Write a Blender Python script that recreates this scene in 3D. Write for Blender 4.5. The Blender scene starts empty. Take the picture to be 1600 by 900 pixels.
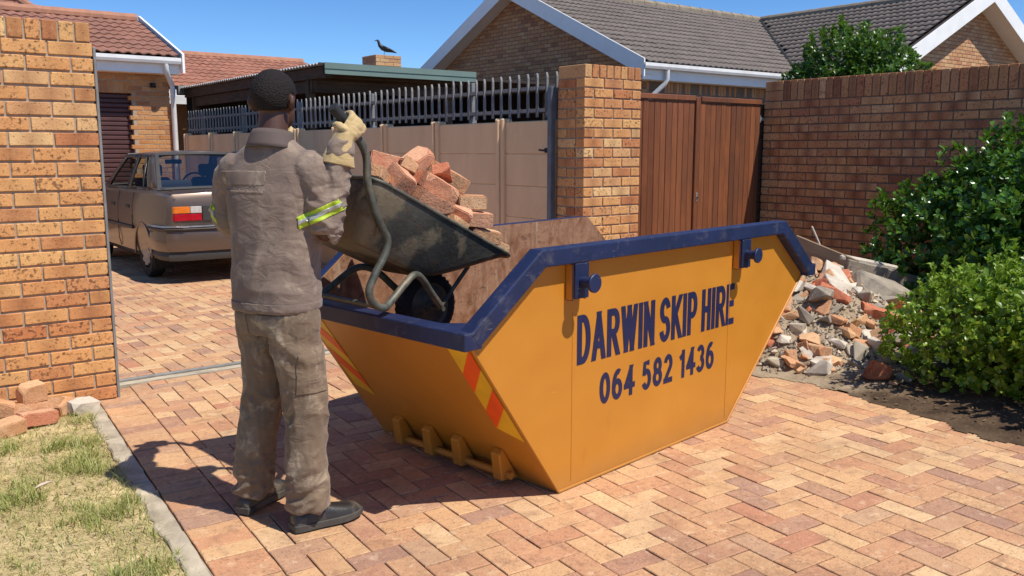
import bpy, bmesh, math, random
import numpy as np
from mathutils import Vector, Matrix, noise as mnoise

R = math.radians
scene = bpy.context.scene
COL = scene.collection
random.seed(7)
RNG = np.random.default_rng(7)

# ------------------------------------------------------------------ camera, sky, sun, exposure
CAM_H = 1.5
HEAD = R(52.3)
PITCH = math.atan(215.0 / 1365.0)
cam_d = bpy.data.cameras.new("camera")
cam_d.sensor_width = 36.0
cam_d.lens = 1365.0 / 1600.0 * 36.0
cam_d.clip_start = 0.05
cam_d.clip_end = 3000.0
cam = bpy.data.objects.new("camera", cam_d)
cam.location = (0, 0, CAM_H)
cam.rotation_euler = (R(90) - PITCH, 0, HEAD - R(90))
COL.objects.link(cam)
scene.camera = cam

SUN_EL = R(58.5)
SUN_AZ = Vector((0.36, -0.933, 0)).normalized()
sun_dir = Vector((SUN_AZ.x * math.cos(SUN_EL), SUN_AZ.y * math.cos(SUN_EL), math.sin(SUN_EL)))
world = bpy.data.worlds.new("World")
scene.world = world
world.use_nodes = True
wn = world.node_tree
for n in list(wn.nodes):
    wn.nodes.remove(n)
w_out = wn.nodes.new("ShaderNodeOutputWorld")
w_bg = wn.nodes.new("ShaderNodeBackground")
w_sky = wn.nodes.new("ShaderNodeTexSky")
w_sky.sky_type = 'NISHITA'
w_sky.sun_disc = False
w_sky.sun_elevation = SUN_EL
w_sky.sun_rotation = math.atan2(SUN_AZ.x, SUN_AZ.y)
w_sky.air_density = 0.65
w_sky.dust_density = 0.0
w_sky.ozone_density = 6.0
w_bg.inputs['Strength'].default_value = 0.15
w_hs = wn.nodes.new("ShaderNodeHueSaturation")
w_hs.inputs['Saturation'].default_value = 1.14
wn.links.new(w_sky.outputs[0], w_hs.inputs['Color'])
wn.links.new(w_hs.outputs[0], w_bg.inputs[0])
wn.links.new(w_bg.outputs[0], w_out.inputs[0])

sun_l = bpy.data.lights.new("sun", 'SUN')
sun_l.energy = 5.0
sun_l.angle = R(0.55)
sun_l.color = (1.0, 0.95, 0.87)
sun = bpy.data.objects.new("sun", sun_l)
sun.rotation_euler = sun_dir.to_track_quat('Z', 'Y').to_euler()
sun.location = (0, 0, 30)
COL.objects.link(sun)

vs = scene.view_settings
vs.view_transform = 'Standard'
vs.look = 'None'
vs.exposure = 0.06
vs.gamma = 1.0
vs.use_curve_mapping = False
scene.cycles.max_bounces = 8
scene.cycles.transparent_max_bounces = 12
scene.cycles.use_denoising = True

# ------------------------------------------------------------------ object helpers
def link(name, me, parent=None, M=None, loc=None, rotz=None):
    o = bpy.data.objects.new(name, me)
    COL.objects.link(o)
    if parent is not None:
        o.parent = parent
    if M is not None:
        o.matrix_basis = M
    if loc is not None:
        o.location = loc
    if rotz is not None:
        o.rotation_euler = (0, 0, rotz)
    return o

def tag(o, label, cat, group=None):
    o["label"] = label
    o["category"] = cat
    if group:
        o["group"] = group
    return o

def thing(name, label, cat, loc=(0, 0, 0), rotz=0.0, group=None):
    o = link(name, None, loc=loc, rotz=rotz)
    o.empty_display_size = 0.1
    return tag(o, label, cat, group)

def structure(o):
    o["kind"] = "structure"
    return o

def stuff(o):
    o["kind"] = "stuff"
    return o

def copy_tree(o, parent=None):
    c = o.copy()
    COL.objects.link(c)
    c.parent = parent
    for ch in list(o.children):
        copy_tree(ch, c)
    return c

class MB:
    """collects geometry for ONE mesh"""
    def __init__(self):
        self.v = []; self.f = []; self.m = []
    def add(self, verts, faces, mi=0):
        b = len(self.v)
        self.v.extend([tuple(p) for p in verts])
        for q in faces:
            self.f.append(tuple(b + i for i in q)); self.m.append(mi)
        return self
    def box(self, lo, hi, mi=0, M=None):
        x0, y0, z0 = lo; x1, y1, z1 = hi
        V = [(x0,y0,z0),(x1,y0,z0),(x1,y1,z0),(x0,y1,z0),(x0,y0,z1),(x1,y0,z1),(x1,y1,z1),(x0,y1,z1)]
        if M is not None:
            V = [M @ Vector(p) for p in V]
        return self.add(V, [(0,3,2,1),(4,5,6,7),(0,1,5,4),(1,2,6,5),(2,3,7,6),(3,0,4,7)], mi)
    def prism(self, poly, fn, a, b, mi=0):
        """poly: 2d points; fn(p, t)->3d"""
        n = len(poly)
        V = [fn(p, a) for p in poly] + [fn(p, b) for p in poly]
        F = [tuple(range(n)), tuple(range(2*n-1, n-1, -1))]
        for i in range(n):
            j = (i+1) % n
            F.append((i, i+n, j+n, j))
        return self.add(V, F, mi)
    def loft(self, rings, mi=0, caps=True, closed=True):
        n = len(rings[0]); V = []; F = []
        for r in rings:
            V.extend(r)
        for k in range(len(rings)-1):
            for i in range(n if closed else n-1):
                j = (i+1) % n
                F.append((k*n+i, k*n+j, (k+1)*n+j, (k+1)*n+i))
        if caps and closed:
            F.append(tuple(range(n-1, -1, -1)))
            F.append(tuple((len(rings)-1)*n+i for i in range(n)))
        return self.add(V, F, mi)
    def tube(self, pts, rad, n=10, mi=0, caps=True, flat=1.0, round_ends=False, up=None):
        pts = [Vector(p) for p in pts]
        if not hasattr(rad, '__len__'):
            rad = [rad]*len(pts)
        rad = list(rad)
        if round_ends:
            d0 = (pts[0]-pts[1]).normalized(); d1 = (pts[-1]-pts[-2]).normalized()
            a, b = pts[0], pts[-1]; ra, rb = rad[0], rad[-1]
            pre = [(a+d0*ra*math.sin(t), ra*math.cos(t)) for t in (1.5, 1.1, 0.6)]
            post = [(b+d1*rb*math.sin(t), rb*math.cos(t)) for t in (0.6, 1.1, 1.5)]
            pts = [p for p, _ in pre]+pts+[p for p, _ in post]
            rad = [max(r, 1e-4) for _, r in pre]+rad+[max(r, 1e-4) for _, r in post]
        rings = []; ref = Vector(up) if up else None
        for i, p in enumerate(pts):
            t = (pts[min(i+1, len(pts)-1)]-pts[max(i-1, 0)]).normalized()
            if ref is None:
                ref = Vector((0, 0, 1)) if abs(t.z) < 0.9 else Vector((1, 0, 0))
            u = (ref - t*ref.dot(t)).normalized(); ref = u
            w = t.cross(u)
            rings.append([p+u*(rad[i]*math.cos(2*math.pi*k/n))+w*(rad[i]*flat*math.sin(2*math.pi*k/n)) for k in range(n)])
        return self.loft(rings, mi, caps)
    def ball(self, c, r, nu=14, nv=9, mi=0, M=None):
        if not hasattr(r, '__len__'):
            r = (r, r, r)
        rings = []
        for k in range(1, nv):
            th = math.pi*k/nv
            ring = []
            for i in range(nu):
                ph = 2*math.pi*i/nu
                p = Vector((r[0]*math.sin(th)*math.cos(ph), r[1]*math.sin(th)*math.sin(ph), -r[2]*math.cos(th)))
                if M is not None:
                    p = M @ p
                ring.append(Vector(c)+p)
            rings.append(ring)
        return self.loft(rings, mi, True)
    def cyl(self, a, b, r, n=16, mi=0, r2=None):
        return self.tube([a, b], [r, r if r2 is None else r2], n, mi)
    def mesh(self, name, mats=None, smooth=False, bevel=0.0, segs=1, angle=None):
        me = bpy.data.meshes.new(name)
        me.from_pydata([tuple(p) for p in self.v], [], self.f)
        if mats is not None:
            for m in (mats if isinstance(mats, (list, tuple)) else [mats]):
                me.materials.append(m)
            if len(me.materials) > 1:
                me.polygons.foreach_set("material_index", self.m)
        bm = bmesh.new(); bm.from_mesh(me)
        bmesh.ops.recalc_face_normals(bm, faces=bm.faces)
        if bevel > 0:
            ed = [e for e in bm.edges if len(e.link_faces) == 2 and e.calc_face_angle(0) > 0.5]
            bmesh.ops.bevel(bm, geom=ed, offset=bevel, segments=segs, affect='EDGES', profile=0.5, clamp_overlap=True)
        bm.to_mesh(me); bm.free()
        if smooth:
            me.polygons.foreach_set("use_smooth", [True]*len(me.polygons))
            if angle is not None:
                me.set_sharp_from_angle(angle=R(angle))
        me.update()
        return me
    def build(self, name, mats, parent=None, **k):
        loc = k.pop('loc', None); rotz = k.pop('rotz', None); M = k.pop('M', None)
        return link(name, self.mesh(name, mats, **k), parent, M=M, loc=loc, rotz=rotz)

def frame(o, x, y, z):
    """matrix with given axes"""
    M = Matrix.Identity(4)
    for i, a in enumerate((x, y, z)):
        for j in range(3):
            M[j][i] = a[j]
    for j in range(3):
        M[j][3] = o[j]
    return M

# view tests used only to decide which repeated pieces are near enough to be single objects
_F = Vector((math.cos(HEAD)*math.cos(PITCH), math.sin(HEAD)*math.cos(PITCH), -math.sin(PITCH)))
_Rt = Vector((math.sin(HEAD), -math.cos(HEAD), 0))
_U = _Rt.cross(_F)
def near_rank(p):
    d = Vector(p)-Vector((0, 0, CAM_H)); w = d.dot(_F)
    if w < 0.2:
        return 1e3+d.length
    x = d.dot(_Rt)/w; y = d.dot(_U)/w
    out = max(0, abs(x)-0.60)+max(0, abs(y)-0.345)
    return w+out*200

def place_pieces(name, parent, items, limit=300, base=None, hidden=None):
    """items: (mesh, matrix in the parent's frame). The nearest `limit` become objects, the rest ONE part."""
    base = base or Matrix.Identity(4)
    def key(it):
        p = base @ it[1].translation
        k = near_rank(p)
        if hidden and hidden(p):
            k += 500
        return k
    items = sorted(items, key=key)
    for me, M in items[:limit]:
        link(name, me, parent, M=M)
    rest = items[limit:]
    if rest:
        V = []; F = []; n = 0; mats = []; mi = []
        for me, M in rest:
            nv = len(me.vertices)
            co = np.empty(nv*3, 'f'); me.vertices.foreach_get('co', co)
            A = np.array(M)
            co = co.reshape(-1, 3) @ A[:3, :3].T + A[:3, 3]
            V.append(co)
            m = me.materials[0]
            if m not in mats:
                mats.append(m)
            k = mats.index(m)
            for p in me.polygons:
                F.append(tuple(i+n for i in p.vertices)); mi.append(k)
            n += nv
        me = bpy.data.meshes.new(name+"_mass")
        me.from_pydata(np.concatenate(V).tolist(), [], F)
        for m in mats:
            me.materials.append(m)
        me.polygons.foreach_set("material_index", mi)
        me.update()
        stuff(link(name, me, parent))

# ------------------------------------------------------------------ material helpers
def srgb(r, g, b):
    def c(x):
        x /= 255.0
        return x/12.92 if x <= 0.04045 else ((x+0.055)/1.055)**2.4
    return (c(r), c(g), c(b), 1.0)

class NT:
    def __init__(self, name):
        self.mat = bpy.data.materials.new(name)
        self.mat.use_nodes = True
        self.t = self.mat.node_tree
        for n in list(self.t.nodes):
            self.t.nodes.remove(n)
        self.out = self.t.nodes.new("ShaderNodeOutputMaterial")
    def n(self, typ, props=None, **ins):
        nd = self.t.nodes.new("ShaderNode"+typ)
        for k, v in (props or {}).items():
            setattr(nd, k, v)
        for k, v in ins.items():
            key = k.replace('_', ' ')
            s = nd.inputs[int(k[1:])] if (k[0] == 'i' and k[1:].isdigit()) else nd.inputs[key]
            self.put(s, v)
        return nd
    def put(self, s, v):
        if hasattr(v, 'is_linked') or hasattr(v, 'links'):
            self.t.links.new(v, s)
        elif hasattr(v, 'outputs'):
            self.t.links.new(v.outputs[0], s)
        else:
            s.default_value = v
    def math(self, op, a, b=0.0, clamp=False):
        nd = self.n('Math', {'operation': op, 'use_clamp': clamp}, i0=a, i1=b)
        return nd.outputs[0]
    def mix(self, f, a, b, mode='MIX'):
        nd = self.t.nodes.new("ShaderNodeMix"); nd.data_type = 'RGBA'; nd.blend_type = mode
        nd.clamp_factor = True
        self.put(nd.inputs[0], f); self.put(nd.inputs[6], a); self.put(nd.inputs[7], b)
        return nd.outputs[2]
    def ramp(self, f, stops, interp='LINEAR'):
        nd = self.t.nodes.new("ShaderNodeValToRGB")
        cr = nd.color_ramp; cr.interpolation = interp
        while len(cr.elements) > 1:
            cr.elements.remove(cr.elements[-1])
        cr.elements[0].position = stops[0][0]; cr.elements[0].color = stops[0][1]
        for p, c in stops[1:]:
            e = cr.elements.new(p); e.color = c
        self.put(nd.inputs[0], f)
        return nd.outputs[0]
    def rnd(self):
        oi = self.n('ObjectInfo'); ge = self.n('NewGeometry')
        a = self.math('MULTIPLY', ge.outputs['Random Per Island'], 5.37)
        return self.math('FRACT', self.math('ADD', oi.outputs['Random'], a))
    def coord(self, r=None, scale=(1, 1, 1)):
        tc = self.n('TexCoord')
        v = tc.outputs['Object']
        if scale != (1, 1, 1):
            v = self.n('VectorMath', {'operation': 'MULTIPLY'}, i0=v, i1=scale).outputs[0]
        if r is not None:
            k = self.n('CombineXYZ', X=self.math('MULTIPLY', r, 37.0), Y=self.math('MULTIPLY', r, 91.0), Z=self.math('MULTIPLY', r, 53.0))
            v = self.n('VectorMath', {'operation': 'ADD'}, i0=v, i1=k.outputs[0]).outputs[0]
        return v
    def noise(self, v, scale, detail=4.0, rough=0.55, dist=0.0):
        nd = self.n('TexNoise', None, Vector=v, Scale=scale, Detail=detail, Roughness=rough, Distortion=dist)
        return nd.outputs[0]
    def bump(self, h, strength=0.3, dist=0.01, normal=None):
        nd = self.n('Bump', None, Height=h, Strength=strength, Distance=dist)
        if normal is not None:
            self.put(nd.inputs['Normal'], normal)
        return nd.outputs[0]
    def bsdf(self, color, rough=0.6, metal=0.0, normal=None, spec=0.5, **k):
        nd = self.n('BsdfPrincipled', None, Base_Color=color, Roughness=rough, Metallic=metal)
        nd.inputs['Specular IOR Level'].default_value = spec
        if normal is not None:
            self.put(nd.inputs['Normal'], normal)
        for a, b in k.items():
            self.put(nd.inputs[a.replace('_', ' ')], b)
        self.t.links.new(nd.outputs[0], self.out.inputs[0])
        return nd

def smooth01(nt, f, a, b):
    return nt.ramp(f, [(a, (0, 0, 0, 1)), (b, (1, 1, 1, 1))])

def plain(name, col, rough=0.6, metal=0.0, var=0.12, scale=6.0, bump=0.15, bscale=60.0, dirt=None, dirt_amt=0.5, spec=0.5, detail=5.0, stretch=(1, 1, 1), dirt_lo=0.5, dirt_hi=0.7, per_piece=0.0):
    nt = NT(name)
    r = nt.rnd()
    v = nt.coord(r, stretch)
    n1 = nt.noise(v, scale, detail)
    dark = tuple(c*(1-var*1.6) for c in col[:3])+(1,)
    lite = tuple(min(1, c*(1+var)) for c in col[:3])+(1,)
    c = nt.mix(smooth01(nt, n1, 0.3, 0.7), dark, lite)
    if per_piece > 0:
        hv = nt.n('HueSaturation', None, Color=c, Value=nt.math('ADD', nt.math('MULTIPLY', r, per_piece), 1-per_piece/2))
        c = hv.outputs[0]
    if dirt is not None:
        n2 = nt.noise(v, scale*0.6+1.3, 8.0, 0.65, 0.6)
        f = nt.math('MULTIPLY', smooth01(nt, n2, dirt_lo, dirt_hi), dirt_amt)
        c = nt.mix(f, c, dirt)
    nb = nt.noise(v, bscale, 4.0)
    rr = nt.math('ADD', nt.math('MULTIPLY', n1, 0.2), rough-0.1)
    nt.bsdf(c, rr, metal, nt.bump(nb, bump, 0.004), spec)
    return nt.mat

def brick_mat(name, ramp, spot=0.55, spot_col=srgb(70, 42, 34), bump=0.5, value=1.0, alt=((186, 112, 66), (214, 160, 100), (170, 96, 62)), core=0.0, grime=0.0):
    """fired clay: one colour per brick, burnt spots towards the middle, fine pits"""
    nt = NT(name)
    r = nt.rnd()
    v = nt.coord(r)
    base = nt.ramp(r, ramp)
    r2 = nt.math('FRACT', nt.math('MULTIPLY', r, 17.3))
    n1 = nt.noise(v, 14.0, 5.0, 0.6)
    base = nt.mix(nt.math('MULTIPLY', smooth01(nt, n1, 0.35, 0.7), 0.45), base, nt.ramp(r2, [(0, srgb(*alt[0])), (0.5, srgb(*alt[1])), (1, srgb(*alt[2]))]))
    # burnt blotches
    if core > 0:
        sx = nt.n('SeparateXYZ', None, Vector=nt.n('TexCoord').outputs['Object'])
        d = nt.math('ADD', nt.math('MULTIPLY', nt.math('ABSOLUTE', sx.outputs['X']), 9.0), nt.math('MULTIPLY', n1, 0.9))
        f = nt.math('MULTIPLY', nt.math('SUBTRACT', 1.35, d, True), nt.math('MULTIPLY', r2, core))
        base = nt.mix(f, base, srgb(118, 66, 46))
    if grime > 0:
        gp = nt.n('NewGeometry').outputs['Position']
        g1 = nt.noise(gp, 0.9, 6.0, .65, .3)
        base = nt.mix(nt.math('MULTIPLY', smooth01(nt, g1, .50, .72), grime), base, srgb(128, 98, 80))
        g2 = nt.noise(gp, 9.0, 6.0, .7, .5)
        base = nt.mix(nt.math('MULTIPLY', smooth01(nt, g2, .52, .66), grime*.8), base, srgb(140, 104, 84))
        base = nt.mix(nt.math('MULTIPLY', smooth01(nt, nt.noise(gp, 14.0, 5.0, .7, .2), .56, .68), grime*.7), base, srgb(232, 206, 168))
    n2 = nt.noise(v, 48.0, 4.0, 0.6, 0.0)
    thr = nt.math('SUBTRACT', n2, nt.math('MULTIPLY', r2, 0.10))
    blot = nt.math('MULTIPLY', smooth01(nt, thr, 0.52, 0.62), spot)
    c = nt.mix(blot, base, spot_col)
    n3 = nt.noise(v, 120.0, 3.0, 0.6)
    c = nt.mix(nt.math('MULTIPLY', smooth01(nt, n3, 0.60, 0.68), 0.7), c, spot_col)
    c = nt.mix(nt.math('MULTIPLY', smooth01(nt, nt.noise(v, 60.0, 2.0), 0.55, 0.75), 0.18), c, srgb(240, 205, 150))
    if value != 1.0:
        c = nt.n('HueSaturation', None, Color=c, Value=value).outputs[0]
    h = nt.math('ADD', n3, nt.math('MULTIPLY', nt.noise(v, 35.0, 5.0, 0.6), 1.2))
    nt.bsdf(c, 0.82, 0, nt.bump(h, bump, 0.004), 0.25)
    return nt.mat

M = {}
FACE = [(0.0, srgb(232, 180, 116)), (0.25, srgb(214, 146, 90)), (0.5, srgb(228, 170, 108)), (0.75, srgb(194, 122, 78)), (1.0, srgb(242, 200, 140))]
M['brick'] = brick_mat('face_brick', FACE, 0.72, core=0.6, alt=((204, 132, 82), (232, 182, 120), (188, 112, 74)))
M['brick_house'] = brick_mat('house_brick', [(0, srgb(206, 150, 96)), (0.35, srgb(188, 128, 78)), (0.7, srgb(204, 158, 108)), (1, srgb(168, 108, 72))], 0.5)
M['brick_red'] = brick_mat('red_brick', [(0, srgb(200, 138, 106)), (0.4, srgb(210, 156, 120)), (0.8, srgb(190, 118, 88)), (1, srgb(214, 170, 134))], 0.25, srgb(128, 84, 70), 0.9, alt=((188, 112, 82), (222, 184, 148), (180, 106, 80)))
M['brick_orange'] = brick_mat('orange_brick', [(0, srgb(188, 104, 74)), (0.5, srgb(198, 120, 86)), (1, srgb(176, 96, 70))], 0.2, srgb(110, 66, 54), 0.9, alt=((196, 120, 88), (214, 164, 128), (176, 100, 76)))
M['brick_tan'] = brick_mat('tan_brick', [(0, srgb(206, 160, 116)), (0.5, srgb(196, 140, 100)), (1, srgb(214, 174, 132))], 0.3, srgb(120, 84, 64), 0.9, alt=((196, 140, 104), (226, 190, 150), (180, 122, 92)))
M['paver'] = brick_mat('clay_paver', [(0, srgb(204, 156, 114)), (0.14, srgb(218, 178, 130)), (0.3, srgb(194, 140, 106)), (0.45, srgb(212, 168, 122)), (0.58, srgb(180, 138, 112)), (0.7, srgb(226, 190, 142)), (0.8, srgb(206, 150, 110)), (0.9, srgb(166, 132, 114)), (1, srgb(196, 134, 100))], 0.30, srgb(104, 74, 62), 0.8, grime=0.55, alt=((190, 134, 100), (216, 176, 130), (176, 126, 100)))
M['mortar'] = plain('mortar', srgb(176, 156, 132), 0.9, var=0.15, scale=20, bump=0.5, bscale=150)
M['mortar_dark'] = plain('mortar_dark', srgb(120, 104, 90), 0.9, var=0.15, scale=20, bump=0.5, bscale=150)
M['joint_sand'] = plain('joint_sand', srgb(88, 66, 50), 0.95, var=0.3, scale=9, bump=0.6, bscale=200)
M['sand'] = plain('sandy_soil', srgb(162, 140, 114), 0.95, var=0.25, scale=5, bump=0.9, bscale=70, dirt=srgb(96, 78, 60), dirt_amt=0.7)
def bed_mat():
    nt = NT('bed_soil')
    v = nt.coord()
    n1 = nt.noise(v, 5.0, 6.0, .6); n2 = nt.noise(v, 40.0, 5.0, .7)
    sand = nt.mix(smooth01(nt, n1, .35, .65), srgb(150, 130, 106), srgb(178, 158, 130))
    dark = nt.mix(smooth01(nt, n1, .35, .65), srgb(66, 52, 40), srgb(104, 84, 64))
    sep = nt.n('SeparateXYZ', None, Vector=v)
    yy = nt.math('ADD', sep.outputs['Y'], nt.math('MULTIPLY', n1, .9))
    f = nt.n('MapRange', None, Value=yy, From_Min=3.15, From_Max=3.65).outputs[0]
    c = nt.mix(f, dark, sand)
    c = nt.mix(nt.math('MULTIPLY', smooth01(nt, n2, .58, .7), .5), c, srgb(120, 102, 80))
    nt.bsdf(c, .95, 0, nt.bump(nt.math('ADD', n1, n2), .8, .012), .2)
    return nt.mat
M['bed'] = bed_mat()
M['soil'] = plain('soil', srgb(104, 84, 64), 0.95, var=0.3, scale=4, bump=0.9, bscale=60, dirt=srgb(64, 50, 38), dirt_amt=0.7)
M['lawn_soil'] = plain('lawn_soil', srgb(204, 182, 138), 0.95, var=0.25, scale=6, bump=0.8, bscale=90, dirt=srgb(156, 140, 92), dirt_amt=0.7)
M['concrete'] = plain('concrete', srgb(188, 174, 150), 0.9, var=0.18, scale=7, bump=0.7, bscale=80, dirt=srgb(120, 108, 92), dirt_amt=0.6)
M['concrete_grey'] = plain('grey_concrete', srgb(160, 148, 130), 0.9, var=0.2, scale=9, bump=0.9, bscale=60, dirt=srgb(92, 84, 76), dirt_amt=0.6)
M['plaster'] = plain('white_plaster', srgb(206, 194, 176), 0.9, var=0.14, scale=9, bump=0.7, bscale=60, dirt=srgb(150, 136, 118), dirt_amt=0.6)
M['precast'] = plain('painted_precast', srgb(230, 196, 154), 0.85, var=0.06, scale=2.5, bump=0.25, bscale=90, dirt=srgb(204, 170, 130), dirt_amt=0.45, stretch=(1, 1, 0.35))
M['white'] = plain('white_paint', srgb(226, 224, 220), 0.45, var=0.04, scale=3, bump=0.05, dirt=srgb(180, 172, 160), dirt_amt=0.3)
M['white_wall'] = plain('white_board', srgb(246, 244, 238), 0.55, var=0.03, scale=3, bump=0.05)
M['galv'] = plain('galvanised_steel', srgb(138, 137, 134), 0.6, 0.15, var=0.15, scale=14, bump=0.1, bscale=60)
M['steel_grey'] = plain('grey_painted_steel', srgb(104, 112, 120), 0.5, 0.3, var=0.15, scale=8, bump=0.15, dirt=srgb(84, 70, 60), dirt_amt=0.4)
M['green_fascia'] = plain('green_fascia', srgb(112, 132, 122), 0.5, var=0.06, scale=2, bump=0.05)
M['corrugated'] = plain('corrugated_sheet', srgb(190, 188, 184), 0.5, 0.4, var=0.12, scale=4, bump=0.1)
M['old_timber'] = plain('dark_timber', srgb(84, 64, 48), 0.85, var=0.3, scale=6, bump=0.5, bscale=50, stretch=(0.3, 1, 4), dirt=srgb(48, 38, 32), dirt_amt=0.6)
M['dark_void'] = plain('carport_dark', srgb(56, 46, 40), 0.9, var=0.25, scale=3, bump=0.2)  # dimness under the carport put into the colour
M['dark_green'] = plain('dark_green_sheet', srgb(36, 56, 54), 0.5, var=0.15, scale=3, bump=0.1)
M['tile_brown'] = plain('brown_roof_tile', srgb(146, 100, 82), 0.75, var=0.14, scale=8, bump=0.4, bscale=90, per_piece=0.2, dirt=srgb(110, 78, 66), dirt_amt=0.4)
M['tile_far'] = plain('red_brown_roof_tile', srgb(164, 112, 90), 0.8, var=0.12, scale=6, bump=0.4, bscale=90, per_piece=0.2)
M['tile_grey'] = plain('grey_roof_tile', srgb(112, 101, 93), 0.8, var=0.14, scale=8, bump=0.4, bscale=90, per_piece=0.2, dirt=srgb(84, 77, 72), dirt_amt=0.4)
M['ridge'] = plain('ridge_tile', srgb(146, 132, 112), 0.85, var=0.15, scale=6, bump=0.4)
M['ridge_brown'] = plain('brown_ridge_tile', srgb(172, 122, 96), 0.85, var=0.12, scale=6, bump=0.4)
M['under'] = plain('roof_underlay', srgb(60, 50, 46), 0.9, var=0.1)
M['roller'] = plain('maroon_shutter', srgb(84, 54, 52), 0.5, var=0.1, scale=5, bump=0.05)
M['black'] = plain('black_plastic', srgb(24, 24, 25), 0.45, var=0.2)
M['black_matte'] = plain('black_rubber', srgb(30, 29, 28), 0.85, var=0.25, bump=0.3, dirt=srgb(92, 82, 72), dirt_amt=0.35)
M['window'] = plain('dark_window', srgb(20, 22, 26), 0.1, var=0.1, bump=0.0)

def wood_mat():
    nt = NT('stained_gate_wood')
    r = nt.rnd()
    v = nt.coord(r, (1.0, 1.0, 0.06))
    n1 = nt.noise(v, 38.0, 6.0, 0.65, 1.2)
    n2 = nt.noise(nt.coord(r), 2.2, 3.0)
    c = nt.ramp(r, [(0, srgb(118, 70, 44)), (0.3, srgb(142, 86, 54)), (0.6, srgb(102, 64, 46)), (0.85, srgb(158, 96, 60)), (1, srgb(126, 78, 52))])
    c = nt.mix(nt.math('MULTIPLY', smooth01(nt, n1, 0.35, 0.72), 0.55), c, srgb(70, 40, 26))
    c = nt.mix(nt.math('MULTIPLY', smooth01(nt, n2, 0.5, 0.75), 0.4), c, srgb(166, 96, 52))
    nt.bsdf(c, 0.55, 0, nt.bump(n1, 0.35, 0.003), 0.4)
    return nt.mat
M['gate_wood'] = wood_mat()

# ================================================================== GROUND AND PAVING
g = MB()
g.add([(-400, -400, -0.06), (400, -400, -0.06), (400, 400, -0.06), (-400, 400, -0.06)], [(0, 1, 2, 3)])
structure(g.build('ground', M['soil']))

PA = R(-4.5)
PO = Vector((1.135, 5.354, 0))
PU = Vector((math.cos(PA), math.sin(PA), 0)); PV = Vector((-math.sin(PA), math.cos(PA), 0))
PW = 3.94
driveway = structure(link('driveway', None))
front = MB()
def pw(u, v, z=0.0):
    return PO+PU*u+PV*v+Vector((0, 0, z))
front.add([pw(0, -9, -0.007), pw(PW+0.05, -9, -0.007), pw(PW+0.05, 0.8, -0.007), pw(0.0, 0.45, -0.007)], [(0, 1, 2, 3)])
front.build('joint_sand', M['joint_sand'], driveway)
yard = structure(link('yard_paving', None))
yb = MB()
yb.add([(0.2, 5.93, -0.008), (5.08, 5.93, -0.008), (5.08, 16.5, -0.008), (0.2, 16.5, -0.008)], [(0, 1, 2, 3)])
yb.build('joint_sand', M['joint_sand'], yard)

def clip_poly(poly, nx, ny, c):
    """keep nx*x+ny*y <= c"""
    out = []
    for i in range(len(poly)):
        a = poly[i]; b = poly[(i+1) % len(poly)]
        da = nx*a[0]+ny*a[1]-c; db = nx*b[0]+ny*b[1]-c
        if da <= 0:
            out.append(a)
        if (da < 0 < db) or (db < 0 < da):
            t = da/(da-db)
            out.append((a[0]+(b[0]-a[0])*t, a[1]+(b[1]-a[1])*t))
    return out

def slab_mesh(poly, name, mat, h=0.05, ch=0.0026, wob=0.0, seed=0):
    """flat clay paver from a convex polygon around the origin, chamfered top, slightly worn outline"""
    rr = random.Random(seed)
    n = len(poly)
    cx = sum(p[0] for p in poly)/n; cy = sum(p[1] for p in poly)/n
    P = []
    for i in range(n):
        P.append(poly[i])
        if wob > 0:
            a = poly[i]; b = poly[(i+1) % n]
            L = math.hypot(b[0]-a[0], b[1]-a[1])
            if L > 0.07:
                k = 2 if L > 0.15 else 1
                for j in range(k):
                    t = (j+1)/(k+1)+rr.uniform(-.08, .08)
                    q = (a[0]+(b[0]-a[0])*t, a[1]+(b[1]-a[1])*t)
                    d = rr.uniform(-wob, wob*0.3)
                    s = math.hypot(q[0]-cx, q[1]-cy)
                    P.append((q[0]+(q[0]-cx)/s*d, q[1]+(q[1]-cy)/s*d))
    m = len(P)
    ins = []
    for (x, y) in P:
        s = math.hypot(x-cx, y-cy)
        k = (s-ch*1.5)/s if s > 0.01 else 1
        ins.append((cx+(x-cx)*k, cy+(y-cy)*k))
    V = [(x, y, -h) for x, y in P]+[(x, y, -ch) for x, y in P]+[(x, y, 0) for x, y in ins]
    F = []
    for i in range(m):
        j = (i+1) % m
        F.append((i, j, m+j, m+i)); F.append((m+i, m+j, 2*m+j, 2*m+i))
    F.append(tuple(2*m+i for i in range(m)))
    me = bpy.data.meshes.new(name)
    me.from_pydata(V, [], F); me.materials.append(mat); me.update()
    return me

PL, PS, JT = 0.2185, 0.1085, 0.0034
def rect(l, w):
    return [(-l/2, -w/2), (l/2, -w/2), (l/2, w/2), (-l/2, w/2)]
full_h = [slab_mesh(rect(PL-JT, PS-JT), 'paver', M['paver'], wob=0.0018, seed=k) for k in range(10)]
full_v = [slab_mesh(rect(PS-JT, PL-JT), 'paver', M['paver'], wob=0.0018, seed=20+k) for k in range(10)]

def herringbone(u0, u1, v0, v1):
    """axis-aligned herringbone cells: yields (cu, cv, horizontal)"""
    s = PS+0.0015
    n0 = int(u0/s)-4; n1 = int(u1/s)+5; m0 = int(v0/s)-4; m1 = int(v1/s)+5
    for i in range(n0, n1):
        for j in range(m0, m1):
            k = (i-j) % 4
            if k == 0:
                yield ((i+1)*s, (j+0.5)*s, True)
            elif k == 3:
                # vertical stone occupying cells (i,j),(i,j+1) when (i-j)%4==3
                yield ((i+0.5)*s, (j+1.0)*s-0*s, False)

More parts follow.
